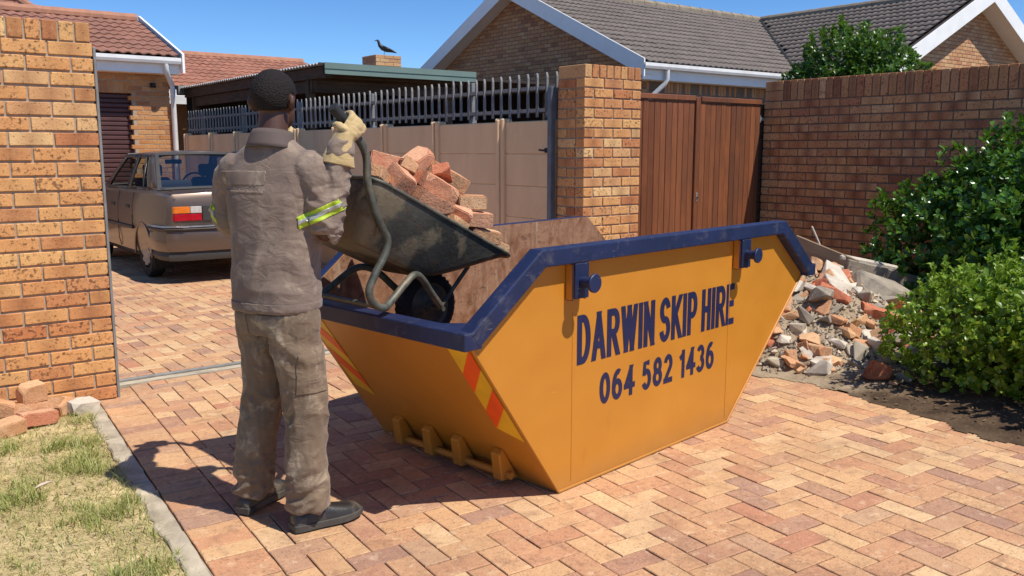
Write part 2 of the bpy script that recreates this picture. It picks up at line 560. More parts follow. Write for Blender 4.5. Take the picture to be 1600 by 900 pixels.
def pave(parent, O, U, V, ulo, uhi, vlo, vhi, clips, limit, seed, extra=None):
    rr = random.Random(seed); items = []
    ang = math.atan2(U.y, U.x)
    cells = []
    for (cu, cv, hor) in herringbone(ulo, uhi, vlo, vhi):
        l, w = (PL, PS) if hor else (PS, PL)
        poly = [(cu+x, cv+y) for x, y in rect(l-JT, w-JT)]
        cells.append((poly, hor, [(1, 0, uhi), (-1, 0, -ulo), (0, 1, vhi), (0, -1, -vlo)]))
    for poly, hor in (extra or []):
        cells.append((poly, hor, []))
    for poly, hor, lim in cells:
        P = poly; cut = False
        for c in lim+clips:
            Q = clip_poly(P, *c)
            if len(Q) != len(P) or any(abs(a[0]-b[0])+abs(a[1]-b[1]) > 1e-6 for a, b in zip(P, Q)):
                cut = True
            P = Q
            if len(P) < 3:
                break
        if len(P) < 3:
            continue
        area = 0.5*abs(sum(P[i][0]*P[(i+1) % len(P)][1]-P[(i+1) % len(P)][0]*P[i][1] for i in range(len(P))))
        if area < 0.0012:
            continue
        cx = sum(p[0] for p in P)/len(P); cy = sum(p[1] for p in P)/len(P)
        w = O+U*cx+V*cy
        if cut:
            me = slab_mesh([(p[0]-cx, p[1]-cy) for p in P], 'paver', M['paver'], seed=rr.randint(0, 9999))
        else:
            me = rr.choice(full_h if hor else full_v)
        T = Matrix.Translation(w+Vector((0, 0, rr.gauss(0, 0.0012)))) @ Matrix.Rotation(ang+rr.gauss(0, 0.008), 4, 'Z') @ Matrix.Rotation(rr.gauss(0, 0.006), 4, 'X') @ Matrix.Rotation(rr.gauss(0, 0.006), 4, 'Y')
        if not cut and rr.random() < 0.5:
            T = T @ Matrix.Rotation(math.pi, 4, 'Z')
        items.append((me, T))
    place_pieces('paver', parent, items, limit, hidden=lambda p: 2.4 < p.x < 3.9 and 2.75 < p.y < 4.1)

bord = []
v = -8.9
while v < 0.42:
    bord.append((([(PL/2+x, v+y) for x, y in rect(PL-JT, PS-JT)]), True))
    bord.append((([(PW-PL/2+x, v+0.03+y) for x, y in rect(PL-JT, PS-JT)]), True))
    v += PS+0.001
# world limits expressed in paving coordinates: y_world <= 5.86
def wclip(nx, ny, c):
    return (nx*PU.x+ny*PU.y, nx*PV.x+ny*PV.y, c-(nx*PO.x+ny*PO.y))
pave(driveway, PO, PU, PV, PL+0.002, PW-PL-0.002, -8.9, 0.9, [wclip(0, 1, 5.855)], 300, 3, bord)
pave(yard, Vector((1.28, 5.99, 0)), Vector((1, 0, 0)), Vector((0, 1, 0)), -1.0, 3.8, 0.0, 10.4, [], 180, 4)

# sliding gate track: concrete strip with a steel rail
trk = structure(link('gate_track', None))
m = MB()
random.seed(5)
xs = [1.27+0.16*i for i in range(25)]
lo = [5.862+random.uniform(-.012, .004) for _ in xs]; hi = [5.985+random.uniform(-.004, .004) for _ in xs]
V = [(x, l, 0.004+random.uniform(0, .004)) for x, l in zip(xs, lo)]+[(x, h, 0.008) for x, h in zip(xs, hi)]
m.add(V, [(i, i+1, 25+i+1, 25+i) for i in range(24)])
m.add([(a[0], a[1], -0.05) for a in V[:25]]+V[:25], [(i, i+1, 25+i+1, 25+i) for i in range(24)])
m.build('concrete_strip', M['concrete'], trk)
m = MB(); m.box((1.27, 5.93, 0.006), (5.08, 5.955, 0.026))
m.build('steel_rail', M['galv'], trk, bevel=0.006, segs=2)

# kerb: cast concrete strip broken into lengths, along the lawn
kerb = structure(link('kerb', None))
rr = random.Random(11)
v = 0.16
while v > -8.8:
    L = rr.uniform(0.55, 0.95)
    n = 12
    inn = [(-0.004+rr.uniform(-.003, .001), v-L*i/n) for i in range(n+1)]
    outw = [(-0.088+rr.uniform(-.014, .012), v-L*i/n) for i in range(n+1)]
    mb = MB(); top = []; bot = []
    poly = inn+outw[::-1]
    mb.prism(poly, lambda p, t: pw(p[0], p[1]-0.004, t+(rr.uniform(-.004, .003) if t > -0.03 else 0)), -0.09, 0.002)
    mb.build('kerb_length', M['concrete'], kerb, bevel=0.006)
    v -= L+0.006

# lawn soil and sandy bed (gently uneven sheets)
def sheet(name, x0, x1, y0, y1, nx, ny, zf, mat, keep=None):
    V = []; F = []
    for j in range(ny+1):
        for i in range(nx+1):
            x = x0+(x1-x0)*i/nx; y = y0+(y1-y0)*j/ny
            V.append((x, y, zf(x, y)))
    for j in range(ny):
        for i in range(nx):
            a = j*(nx+1)+i
            if keep is None or keep((V[a][0]+V[a+nx+2][0])/2, (V[a][1]+V[a+nx+2][1])/2):
                F.append((a, a+1, a+nx+2, a+nx+1))
    mb = MB(); mb.add(V, F)
    return mb.build(name, mat, smooth=True)
def kerb_x(y):
    return PO.x+(y-PO.y)*math.tan(-PA)
def lawn_z(x, y):
    return -0.012+0.018*mnoise.noise(Vector((x*2.5, y*2.5, 3)))+0.006*mnoise.noise(Vector((x*9, y*9, 1)))
def lawn_in(x, y):
    return x < kerb_x(y)-0.07 and y < 5.72
structure(sheet('lawn', -3.0, 1.2, 0.5, 5.8, 70, 90, lawn_z, M['lawn_soil'], lambda x, y: x < kerb_x(y)-0.02 and y < 5.75))
def bed_z(x, y):
    e = max(0.0, min(1.0, (x-(kerb_x(y)+PW/math.cos(PA)))/0.3))
    h = 0.004+e*0.045+e*0.025*mnoise.noise(Vector((x*2, y*2, 9)))+e*0.012*mnoise.noise(Vector((x*8, y*8, 2)))
    d = math.hypot((x-6.05)/1.35, (y-4.15)/1.15)
    if d < 1:
        k = (1-d*d)
        h += 0.50*k*k**0.25*(1+0.25*mnoise.noise(Vector((x*3, y*3, 5))))
    return h
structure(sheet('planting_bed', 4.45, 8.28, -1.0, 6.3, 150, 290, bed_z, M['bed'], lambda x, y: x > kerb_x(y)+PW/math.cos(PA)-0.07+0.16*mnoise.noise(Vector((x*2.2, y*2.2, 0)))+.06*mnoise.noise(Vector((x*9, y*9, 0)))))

# ================================================================== BRICKWORK
def brick_mesh(l, w, h, mat, seed=0, chip=0.002):
    """chamfered clay brick centred on the origin, l along x, w along y, h along z"""
    rr = random.Random(seed)
    c = 0.0035
    V = []; F = []
    def q(sx, sy, sz, ax):
        d = [l/2-c, w/2-c, h/2-c]
        d[ax] += c
        return (sx*d[0]+rr.uniform(-chip, chip)*.6, sy*d[1], sz*d[2]+rr.uniform(-chip, chip)*.4)
    idx = {}
    for sx in (-1, 1):
        for sy in (-1, 1):
            for sz in (-1, 1):
                for ax in range(3):
                    idx[(sx, sy, sz, ax)] = len(V); V.append(q(sx, sy, sz, ax))
    for s in (-1, 1):
        F.append([idx[(s, a, b, 0)] for a, b in ((-1, -1), (1, -1), (1, 1), (-1, 1))])
        F.append([idx[(a, s, b, 1)] for a, b in ((-1, -1), (1, -1), (1, 1), (-1, 1))])
        F.append([idx[(a, b, s, 2)] for a, b in ((-1, -1), (1, -1), (1, 1), (-1, 1))])
    for a in (-1, 1):
        for b in (-1, 1):
            F.append([idx[(a, b, -1, 0)], idx[(a, b, 1, 0)], idx[(a, b, 1, 1)], idx[(a, b, -1, 1)]])
            F.append([idx[(a, -1, b, 0)], idx[(a, 1, b, 0)], idx[(a, 1, b, 2)], idx[(a, -1, b, 2)]])
            F.append([idx[(-1, a, b, 1)], idx[(1, a, b, 1)], idx[(1, a, b, 2)], idx[(-1, a, b, 2)]])
    for sx in (-1, 1):
        for sy in (-1, 1):
            for sz in (-1, 1):
                F.append([idx[(sx, sy, sz, 0)], idx[(sx, sy, sz, 1)], idx[(sx, sy, sz, 2)]])
    mb = MB(); mb.add(V, F)
    return mb.mesh('brick', mat)

_bm = {}
def bmesh_for(l, w, h, mat):
    key = (round(l, 3), round(w, 3), round(h, 3), mat.name)
    if key not in _bm:
        _bm[key] = [brick_mesh(l, w, h, mat, 31*k+int(l*999)) for k in range(5)]
    return _bm[key]

BL, BW, BH, BJ = 0.222, 0.106, 0.074, 0.013
CH, CLN = 0.0845, 0.232
def lay_face(O, U, Nn, length, z0, courses, mat, rr, phase=0.0, half_end=None, keep=None, depth=BW, ch=CH, cln=CLN, start_alt=0):
    """stretcher bond on a vertical face. O: corner on the face line, U: along, Nn: outward normal. yields pieces"""
    items = []
    Uv = Vector(U); Nv = Vector(Nn); Z = Vector((0, 0, 1))
    for r in range(courses):
        z = z0+r*ch+ch/2
        off = phase+(cln/2 if (r+start_alt) % 2 else 0.0)
        x = -cln+(off % cln)
        while x < length:
            a = max(0.0, x+BJ/2 if x > 0 else 0.0); b = min(length, x+cln-BJ/2)
            if a > 0 and a < BJ:
                a = BJ
            l = b-a
            if l > 0.035:
                c = (a+b)/2
                if keep is None or keep(c, z):
                    p = Vector(O)+Uv*c-Nv*(depth/2-0.0)+Z*z+Nv*rr.gauss(0, 0.0012)
                    Mx = frame(p, Uv, -Nv, Z) if Uv.cross(-Nv).z > 0 else frame(p, -Uv, -Nv, Z)
                    Mx = Mx @ Matrix.Rotation(rr.gauss(0, 0.004), 4, 'Y')
                    items.append((rr.choice(bmesh_for(round(l, 2), depth, ch-BJ, mat)), Mx))
            x += cln
    return items
def lay_edge(O, U, Nn, length, z0, h, w, depth, mat, rr, gap=BJ):
    """row of bricks on edge / on end: each w wide, h tall"""
    items = []; Uv = Vector(U); Nv = Vector(Nn)
    n = max(1, round(length/(w+gap)))
    st = length/n
    for i in range(n):
        p = Vector(O)+Uv*(st*(i+0.5))-Nv*(depth/2)+Vector((0, 0, z0+h/2))+Nv*rr.gauss(0, .0015)
        Mx = frame(p, Uv, -Nv, Vector((0, 0, 1))) if Uv.cross(-Nv).z > 0 else frame(p, -Uv, -Nv, Vector((0, 0, 1)))
        items.append((rr.choice(bmesh_for(round(st-gap, 3), depth, h, mat)), Mx @ Matrix.Rotation(rr.gauss(0, .006), 4, 'Y')))
    return items

rr = random.Random(21)
# left gate wall -------------------------------------------------
LW = thing('brick_wall', 'yellow face brick boundary wall with bricks on edge along its top', 'wall', (1.256, 5.584, 0))
m = MB(); m.box((-4.0, 0.010, -0.1), (-0.006, 0.214, 25*CH+0.1))
m.build('mortar_core', M['mortar'], LW)
its = lay_face((0, 0, 0), (-1, 0, 0), (0, -1, 0), 2.4, 0.0, 25, M['brick'], rr, phase=0.0, start_alt=0)
its += lay_edge((0, 0, 0), (-1, 0, 0), (0, -1, 0), 2.4, 25*CH+0.002, 0.106, 0.074, 0.222, M['brick'], rr, 0.011)
place_pieces('brick', LW, its, 280, Matrix.Translation((1.256, 5.584, 0)))
gp = MB(); gp.box((1.262, 5.592, 0.0), (1.278, 5.69, 2.09))
gp.build('x', M['galv'], bevel=0.003).name = 'gate_stop_plate'
tag(bpy.data.objects['gate_stop_plate'], 'narrow galvanised steel strip up the end of the yellow brick wall', 'steel strip')

# gate pillar -----------------------------------------------------
PX0, PX1, PY0, PY1 = 5.105, 5.785, 5.60, 5.945
PIL = thing('brick_pillar', 'square yellow brick gate pillar between precast wall and wooden gate', 'pillar', (PX0, PY0, 0))
m = MB(); m.box((0.010, 0.010, -0.1), (PX1-PX0-0.010, PY1-PY0, 25*CH+0.10))
m.build('mortar_core', M['mortar'], PIL)
W_ = PX1-PX0; D_ = PY1-PY0
its = []
for r in range(25):
    z = r*CH+CH/2
    cuts = [0, 0.228, 0.454, W_] if r % 2 == 0 else [0, 0.113, 0.340, 0.567, W_]
    for a, b in zip(cuts[:-1], cuts[1:]):
        a2 = a+(BJ/2 if a > 0 else 0); b2 = b-(BJ/2 if b < W_ else 0)
        its.append((rr.choice(bmesh_for(round(b2-a2, 3), BW, CH-BJ, M['brick'])), Matrix.Translation(((a2+b2)/2, BW/2+rr.gauss(0, .0012), z))))
    # left return
    cuts = [BW+BJ, D_] if r % 2 == 0 else [BW+BJ, 0.232, D_]
    for a, b in zip(cuts[:-1], cuts[1:]):
        b2 = b-(BJ if b < D_ else 0)
        its.append((rr.choice(bmesh_for(round(b2-a, 3), BW, CH-BJ, M['brick'])), Matrix.Translation((BW/2+rr.gauss(0, .0012), (a+b2)/2, z)) @ Matrix.Rotation(R(90), 4, 'Z')))
n = 8
for i in range(n):
    st = W_/n
    its.append((rr.choice(bmesh_for(round(st-0.011, 3), D_, 0.106, M['brick'])), Matrix.Translation((st*(i+.5), D_/2, 25*CH+0.055))))
place_pieces('brick', PIL, its, 290, Matrix.Translation((PX0, PY0, 0)))

# right boundary wall (runs towards the street) --------------------
RX, RY0, RY1 = 8.18, 6.05, -1.0
RW = thing('brick_wall', 'long shaded brick boundary wall with a soldier course top behind the hedge', 'wall', (RX, RY0, 0))
m = MB(); m.box((0.010, RY1-RY0, -0.1), (0.214, -0.006, 24*CH+0.21))
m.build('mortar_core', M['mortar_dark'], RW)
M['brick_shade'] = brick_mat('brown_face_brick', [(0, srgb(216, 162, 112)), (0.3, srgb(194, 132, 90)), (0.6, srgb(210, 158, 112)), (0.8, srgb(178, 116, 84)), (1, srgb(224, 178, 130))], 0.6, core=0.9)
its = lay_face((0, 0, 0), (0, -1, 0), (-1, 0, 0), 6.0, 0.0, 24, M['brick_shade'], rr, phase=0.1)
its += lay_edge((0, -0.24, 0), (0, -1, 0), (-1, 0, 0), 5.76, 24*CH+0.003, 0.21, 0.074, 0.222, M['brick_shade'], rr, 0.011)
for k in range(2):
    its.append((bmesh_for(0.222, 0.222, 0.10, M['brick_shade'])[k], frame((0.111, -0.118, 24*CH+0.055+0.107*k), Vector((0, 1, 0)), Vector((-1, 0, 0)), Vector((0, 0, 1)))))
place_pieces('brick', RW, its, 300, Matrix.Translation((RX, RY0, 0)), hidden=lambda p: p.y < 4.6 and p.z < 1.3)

# ================================================================== WOODEN GATE
GY = 6.02
GT = thing('wooden_gate', 'brown stained double gate of vertical wooden boards beside brick pillar', 'gate', (5.80, GY, 0))
rr = random.Random(5)
pl = {}
def plank(w, z0, z1):
    key = round(w, 3)
    if key not in pl:
        mb = MB(); mb.box((-w/2, -0.011, z0), (w/2, 0.011, z1))
        pl[key] = mb.mesh('plank', M['gate_wood'], bevel=0.004)
    return pl[key]
def leaf(x0, x1, top):
    n = round((x1-x0)/0.083); st = (x1-x0)/n
    for i in range(n):
        link('plank', plank(st-0.004, 0.06, top-0.055), GT, M=Matrix.Translation((x0+st*(i+.5), rr.gauss(0, .0015), 0)))
    mb = MB(); mb.box((x0, -0.03, top-0.05), (x1, 0.035, top))
    mb.build('top_rail', M['gate_wood'], GT, bevel=0.004)
    for z in (0.25, 1.0, 1.75):
        mb = MB(); mb.box((x0+.01, 0.013, z), (x1-.01, 0.05, z+.09))
        mb.build('back_rail', M['gate_wood'], GT)
leaf(0.02, 1.185, 2.045)
leaf(1.275, 2.26, 2.04)
mb = MB(); mb.box((1.195, -0.028, 0.05), (1.262, 0.03, 2.03)); mb.build('meeting_stile', M['gate_wood'], GT, bevel=0.005)
mb = MB(); mb.box((2.275, 0.06, 0.0), (2.50, 0.12, 2.0)); mb.build('dark_gap_strip', M['old_timber'], GT, bevel=.004)  # added dark strip, stands for the shadow between gate and wall
for z in (1.82, 0.4):
    mb = MB(); mb.box((2.268, -0.006, z), (2.34, 0.0, z+.035)); mb.cyl((2.265, -0.006, z-.02), (2.265, -0.006, z+.055), .009, 10); mb.build('hinge', M['galv'], GT)
mb = MB(); mb.box((1.222, -0.034, 0.98), (1.246, -0.0285, 1.07)); mb.build('lock_plate', M['galv'], GT, bevel=0.003)
mb = MB(); mb.cyl((1.234, -0.045, 1.02), (1.234, -0.034, 1.02), 0.007, 10); mb.build('lock_cylinder', M['black'], GT)

# ================================================================== PRECAST WALL + PALISADE
XP = 5.13
PC = thing('precast_wall', 'beige painted precast panel wall running back from brick pillar', 'wall', (XP, 0, 0))
posts = [5.99, 6.80, 7.95, 9.05, 10.30, 11.45, 12.6, 13.75, 14.9, 16.2]
slabs = {}
for i in range(len(posts)-1):
    a, b = posts[i]+(0.02 if i == 0 else 0.06), posts[i+1]-0.06
    for k in range(6):
        z0 = -0.02+k*0.298; z1 = z0+0.2972
        mb = MB(); mb.box((0, a, z0), (0.045, b, z1))
        mb.build('panel', M['precast'], PC, bevel=0.007)
for y in posts[1:]:
    mb = MB(); mb.box((-0.035, y-0.065, -0.05), (0.08, y+0.065, 1.80))
    mb.box((-0.06, y-0.022, -0.05), (-0.034, y+0.022, 1.79))
    mb.build('post', M['precast'], PC, bevel=0.01)
PF = thing('palisade_fence', 'galvanised steel palisade fence standing along the precast wall top', 'fence', (XP+0.10, 0, 0))
pale = MB()
prof = [(-0.032, 0.010), (-0.02, -0.006), (-0.006, 0.006), (0.006, 0.006), (0.02, -0.006), (0.032, 0.010), (0.031, 0.013), (0.019, -0.002), (0.006, 0.009), (-0.006, 0.009), (-0.019, -0.002), (-0.031, 0.013)]
def pal(p, t):
    # pointed splayed head
    k = 1.0
    if t > 2.185:
        k = 0.12
    return (p[1]-(0.0), p[0]*k*0.44, t)
ringz = [1.80, 2.155, 2.195]
pale.loft([[pal(p, z) for p in prof] for z in ringz])
pale_me = pale.mesh('pale', M['galv'])
y = 6.05
while y < 16.3:
    link('pale', pale_me, PF, M=Matrix.Translation((-0.055, y, random.gauss(0, .004))) @ Matrix.Rotation(random.gauss(0, .02), 4, 'Z'))
    y += 0.137
for z in (1.86, 2.06):
    mb = MB(); mb.box((-0.045, 5.95, z-.02), (-0.038, 16.3, z+.02)); mb.box((-0.045, 5.95, z-.02), (-0.012, 16.3, z-.014))
    mb.build('rail', M['galv'], PF)
for y in (7.42, 9.5, 11.6, 13.7, 15.6):
    mb = MB(); mb.box((-0.03, y-.03, 1.3), (0.03, y+.03, 2.17)); mb.build('post', M['galv'], PF, bevel=0.004)
mb = MB(); mb.box((5.045, 5.965, 0), (5.098, 6.02, 2.05)); o = mb.build('gate_post', M['steel_grey'], bevel=0.004)
tag(o, 'grey square steel gate post against the left side of brick pillar', 'post')
mb = MB(); mb.cyl((-0.002, 0, 1.50), (-0.035, 0, 1.50), 0.022, 14); mb.tube([(-0.03, 0, 1.50), (-0.05, 0.02, 1.50), (-0.06, 0.06, 1.505)], 0.009, 8)
o = mb.build('gate_catch', M['black'], loc=(5.12, 6.09, 0)); tag(o, 'small black gate catch on precast wall beside grey steel post', 'catch')

# ================================================================== ROOF TILES
def tile_mesh(w, g, mat, waves=2, amp=0.017, th=0.02):
    n = waves*5
    V = []; F = []
    def prof(x):
        return amp*(1+math.cos(2*math.pi*waves*x/w))*0.5*1.6
    for k, (yy, dz) in enumerate(((-0.02, 0.026), (g+0.03, 0.0))):
        for i in range(n+1):
            x = w*i/n
            V.append((x-w/2, yy, prof(x)+dz))
    for i in range(n+1):
        V.append((w*i/n-w/2, -0.02, prof(w*i/n)+0.026-th))
    for i in range(n):
        F.append((i, i+1, n+1+i+1, n+1+i))
        F.append((2*(n+1)+i, 2*(n+1)+i+1, i+1, i))
    me = bpy.data.meshes.new('roof_tile'); me.from_pydata(V, [], F); me.materials.append(mat)
    me.polygons.foreach_set('use_smooth', [True, False]*n)
    me.update()
    return me
def tile_slope(parent, O, U, S, width, length, mat, base, limit, keep=None, tw=0.33, gauge=0.315, hidden=None, seed=1):
    """O eave corner, U along the eave, S up the slope (unit)"""
    rr = random.Random(seed)
    U = Vector(U); S = Vector(S); Nn = U.cross(S); Uf = U
    if Nn.z < 0:
        Nn = -Nn; Uf = -U
    me = [tile_mesh(tw, gauge, mat)]
    items = []
    for r in range(int(length/gauge+0.5)):
        for c in range(int(width/tw)+1):
            uu = tw*(c+0.5)
            if uu > width:
                continue
            p = Vector(O)+U*uu+S*(r*gauge)+Nn*0.02
            if keep and not keep(uu, r*gauge+gauge/2):
                continue
            items.append((me[0], frame(p, Uf, S, Nn) @ Matrix.Rotation(rr.gauss(0, .008), 4, 'X')))
    place_pieces('roof_tile', parent, items, limit, base, hidden)

def gutter(mb, a, b, r=0.06, up=(0, 0, 1)):
    mb.tube([a, b], r, 10)

# ------------------------------------------------------------------ main house on the right
HX0, EY, EZ, RYm, RZ = 12.30, 11.90, 3.14, 16.2, 5.13
HX1 = 30.0
WRX = 21.5       # wing ridge x
WY = 10.15       # wing gable wall
H = thing('brick_house', 'brown brick house with grey tiled roofs and white bargeboards behind wooden gate', 'house', (0, 0, 0))
sl = math.atan2(RZ-EZ, RYm-EY)
wall = MB()
GXW = HX0+0.35
wall.prism([(EY+0.3, -0.1), (2*RYm-EY-0.3, -0.1), (2*RYm-EY-0.3, EZ-0.1), (RYm, RZ-0.15), (EY+0.3, EZ-0.1)], lambda p, t: (t, p[0], p[1]), GXW+0.006, HX1)
WE = WRX-(RYm-EY)  # wing eave x
wslope = (RZ-EZ)/(RYm-EY)
wall.prism([(WE+0.3, -0.1), (2*WRX-WE-0.3, -0.1), (2*WRX-WE-0.3, EZ-0.1), (WRX, RZ-0.15), (WE+0.3, EZ-0.1)], lambda p, t: (p[0], t, p[1]), WY+0.006, RYm)
wall.build('wall', M['mortar_dark'], H)
rr = random.Random(61)
def in_gable(c, z):
    y = EY+0.3+c
    return z < EZ-0.12+(RZ-EZ)*(1-abs(y-RYm)/(RYm-EY)) and z > 1.9
M['brick_gable'] = brick_mat('gable_brick', [(0, srgb(206, 158, 112)), (0.3, srgb(184, 130, 90)), (0.6, srgb(198, 154, 112)), (0.85, srgb(150, 102, 76)), (1, srgb(210, 170, 128))], 0.45)
its = lay_face((GXW, EY+0.3, 0), (0, 1, 0), (-1, 0, 0), 2*(RYm-EY)-0.6, 0, 60, M['brick_gable'], rr, keep=in_gable)
place_pieces('gable_brickwork', H, its, 0)
its = lay_face((GXW, EY+0.3, 0), (1, 0, 0), (0, -1, 0), 5.2, 0, 35, M['brick_gable'], rr, keep=lambda c, z: (z > 2.2 and z < 2.62) or 2.84 < z < EZ-0.08)
its += lay_edge((GXW, EY+0.3, 0), (1, 0, 0), (0, -1, 0), 5.2, 2.63, 0.2, 0.074, BW, M['brick_gable'], rr)
place_pieces('brick', H, its, 200)
def in_wing(c, z):
    x = WE+0.3+c
    return 2.4 < z < EZ-0.12+(RZ-EZ)*(1-abs(x-WRX)/(WRX-WE)) and x > 17.6
M['brick_lit'] = brick_mat('light_gable_brick', [(0, srgb(214, 170, 122)), (0.3, srgb(196, 146, 104)), (0.6, srgb(216, 178, 132)), (0.85, srgb(184, 126, 92)), (1, srgb(222, 188, 146))], 0.3)
its = lay_face((WE+0.3, WY, 0), (1, 0, 0), (0, -1, 0), 2*(WRX-WE)-0.6, 0, 60, M['brick_lit'], rr, keep=in_wing)
place_pieces('brick', H, its, 260, hidden=lambda p: p.z < 3.4 or p.x > 24.2)
# roof planes
roof = MB()
S_ = Vector((0, math.cos(sl), math.sin(sl)))
def slab(mb, pts, t=0.05):
    n = (Vector(pts[1])-Vector(pts[0])).cross(Vector(pts[2])-Vector(pts[0])).normalized()
    if n.z < 0:
        n = -n
    P = [Vector(p) for p in pts]; Q = [p-n*t for p in P]
    k = len(P)
    mb.add(P+Q, [tuple(range(k)), tuple(range(2*k-1, k-1, -1))]+[(i, (i+1) % k, k+(i+1) % k, k+i) for i in range(k)])
slab(roof, [(HX0, EY, EZ), (WE, EY, EZ), (WRX, RYm, RZ), (HX0, RYm, RZ)])
slab(roof, [(HX0, 2*RYm-EY, EZ), (HX0, RYm, RZ), (HX1, RYm, RZ), (HX1, 2*RYm-EY, EZ)])
FW = WY-0.42
slab(roof, [(WE, FW, EZ), (WRX, FW, RZ), (WRX, RYm, RZ), (WE, EY, EZ)])
slab(roof, [(2*WRX-WE, FW, EZ), (2*WRX-WE, RYm+4, EZ), (WRX, RYm, RZ), (WRX, FW, RZ)])
rf = roof.build('roof', M['under'], H)
tile_slope(rf, (HX0+0.05, EY-0.05, EZ-0.01), (1, 0, 0), S_, 9.3, (RYm-EY)/math.cos(sl), M['tile_grey'], Matrix.Identity(4), 300, keep=lambda u, s: HX0+u < WE+s*math.cos(sl)-0.1, seed=3)
SW = Vector((math.cos(sl), 0, math.sin(sl)))
tile_slope(rf, (WE-0.05, RYm, EZ-0.01), (0, -1, 0), SW, RYm-FW-0.1, (RYm-EY)/math.cos(sl), M['tile_grey'], Matrix.Identity(4), 300, keep=lambda u, s: RYm-u < EY+s*math.cos(sl)-0.1, seed=4, hidden=lambda p: p.z < 3.5)
for (a, b) in (((HX0, RYm, RZ+.05), (WRX, RYm, RZ+.05)), ((WRX, FW, RZ+.05), (WRX, RYm, RZ+.05))):
    a = Vector(a); b = Vector(b); L = (b-a).length; n = int(L/0.42)
    mb = MB(); d = (b-a)/n
    for i in range(n):
        mb.tube([a+d*i, a+d*(i+1.04)], [0.115, 0.105], 10)
    mb.build('ridge_capping', M['ridge'], rf)
mb = MB(); mb.tube([(WE-0.05, EY-0.05, EZ+0.03), (WRX-0.1, RYm-0.1, RZ+0.02)], 0.05, 6); mb.build('valley', M['black_matte'], rf)
# bargeboards
def barge(name, p0, p1, out, h=0.26, t=0.03):
    mb = MB(); p0 = Vector(p0); p1 = Vector(p1); out = Vector(out)
    up = Vector((0, 0, 1))
    A = [p0+up*0.07, p1+up*0.07, p1-up*(h), p0-up*(h)]
    mb.add(A+[q+out*t for q in A], [(0, 1, 2, 3), (7, 6, 5, 4), (0, 4, 5, 1), (1, 5, 6, 2), (2, 6, 7, 3), (3, 7, 4, 0)])
    return mb.build(name, M['white_wall'], H)
barge('bargeboard', (HX0, EY-0.08, EZ), (HX0, RYm, RZ+.04), (-1, 0, 0))
barge('bargeboard', (HX0, 2*RYm-EY+0.08, EZ), (HX0, RYm, RZ+.04), (-1, 0, 0))
barge('bargeboard', (WE-0.05, FW, EZ), (WRX, FW, RZ+.04), (0, -1, 0), 0.3)
barge('bargeboard', (2*WRX-WE+0.05, FW, EZ), (WRX, FW, RZ+.04), (0, -1, 0), 0.3)
for sgn in (1, -1):
    mb = MB()
    y0 = RYm-sgn*(RYm-EY)
    slab(mb, [(HX0+.004, y0, EZ-0.20), (GXW, y0, EZ-.20), (GXW, RYm, RZ-.16), (HX0+.004, RYm, RZ-.16)], 0.02)
    mb.build('soffit', M['white_wall'], H)
    mb = MB()
    x0 = WRX-sgn*(WRX-WE)
    slab(mb, [(x0, FW+.004, EZ-0.24), (x0, WY, EZ-.24), (WRX, WY, RZ-.2), (WRX, FW+.004, RZ-.2)], 0.02)
    mb.build('soffit', M['white_wall'], H)
mb = MB(); mb.box((HX0+.05, EY+0.02, EZ-0.30), (WE+.2, EY+0.05, EZ-0.02)); mb.box((HX0+.05, EY+.05, EZ-0.30), (WE+.2, EY+0.3, EZ-0.275))
mb.build('fascia', M['white_wall'], H)
mb = MB(); mb.box((WE-.02, FW+.1, EZ-0.30), (WE+0.01, EY, EZ-0.02)); mb.build('fascia', M['white_wall'], H)
gt = MB()
gp_ = [(-0.055, 0.05), (-0.062, -0.01), (-0.045, -0.055), (0.0, -0.062), (0.05, -0.055), (0.055, 0.05), (0.045, 0.05), (0.042, -0.045), (-0.04, -0.045), (-0.048, 0.05)]
gt.prism(gp_, lambda p, t: (t, EY-0.05+p[0], EZ-0.05+p[1]), HX0-.02, WE+0.05)
gt.box((HX0-.02, EY-0.1, EZ-.10), (HX0-.01, EY+.01, EZ)); 
gt.build('gutter', M['white'], H)
mb = MB(); mb.tube([(12.95, EY-0.05, EZ-0.1), (12.95, EY-0.05, EZ-0.28), (12.93, EY-0.02, EZ-0.36), (12.72, EY+0.16, EZ-0.62), (12.70, EY+0.2, EZ-0.72), (12.70, EY+0.2, 0.2)], 0.045, 12)
mb.build('downpipe', M['white'], H, smooth=True, angle=50)
mb = MB(); mb.box((GXW-0.03, 15.05, 1.35), (GXW-0.012, 16.0, 2.15)); wd = mb.build('window', M['window'], H)
mb = MB()
for a in (15.03, 15.5, 15.98):
    mb.box((GXW-0.05, a, 1.33), (GXW-0.031, a+.05, 2.17))
for a in (1.33, 2.13):
    mb.box((GXW-0.05, 15.09, a), (GXW-0.032, 15.97, a+.04))
mb.build('frame', M['galv'], wd)
# dark green sheet lean-to between carport and gable
mb = MB()
for i in range(9):
    mb.tube([(12.0, 15.5+i*0.16, 0.0), (12.0, 15.5+i*0.16, 2.95)], 0.075, 8)
mb.box((12.0, 15.44, 0), (12.26, 16.86, 2.95))
o = mb.build('sheet_screen', M['dark_green']); tag(o, 'dark green ribbed sheet screen between carport roof and house gable', 'screen')

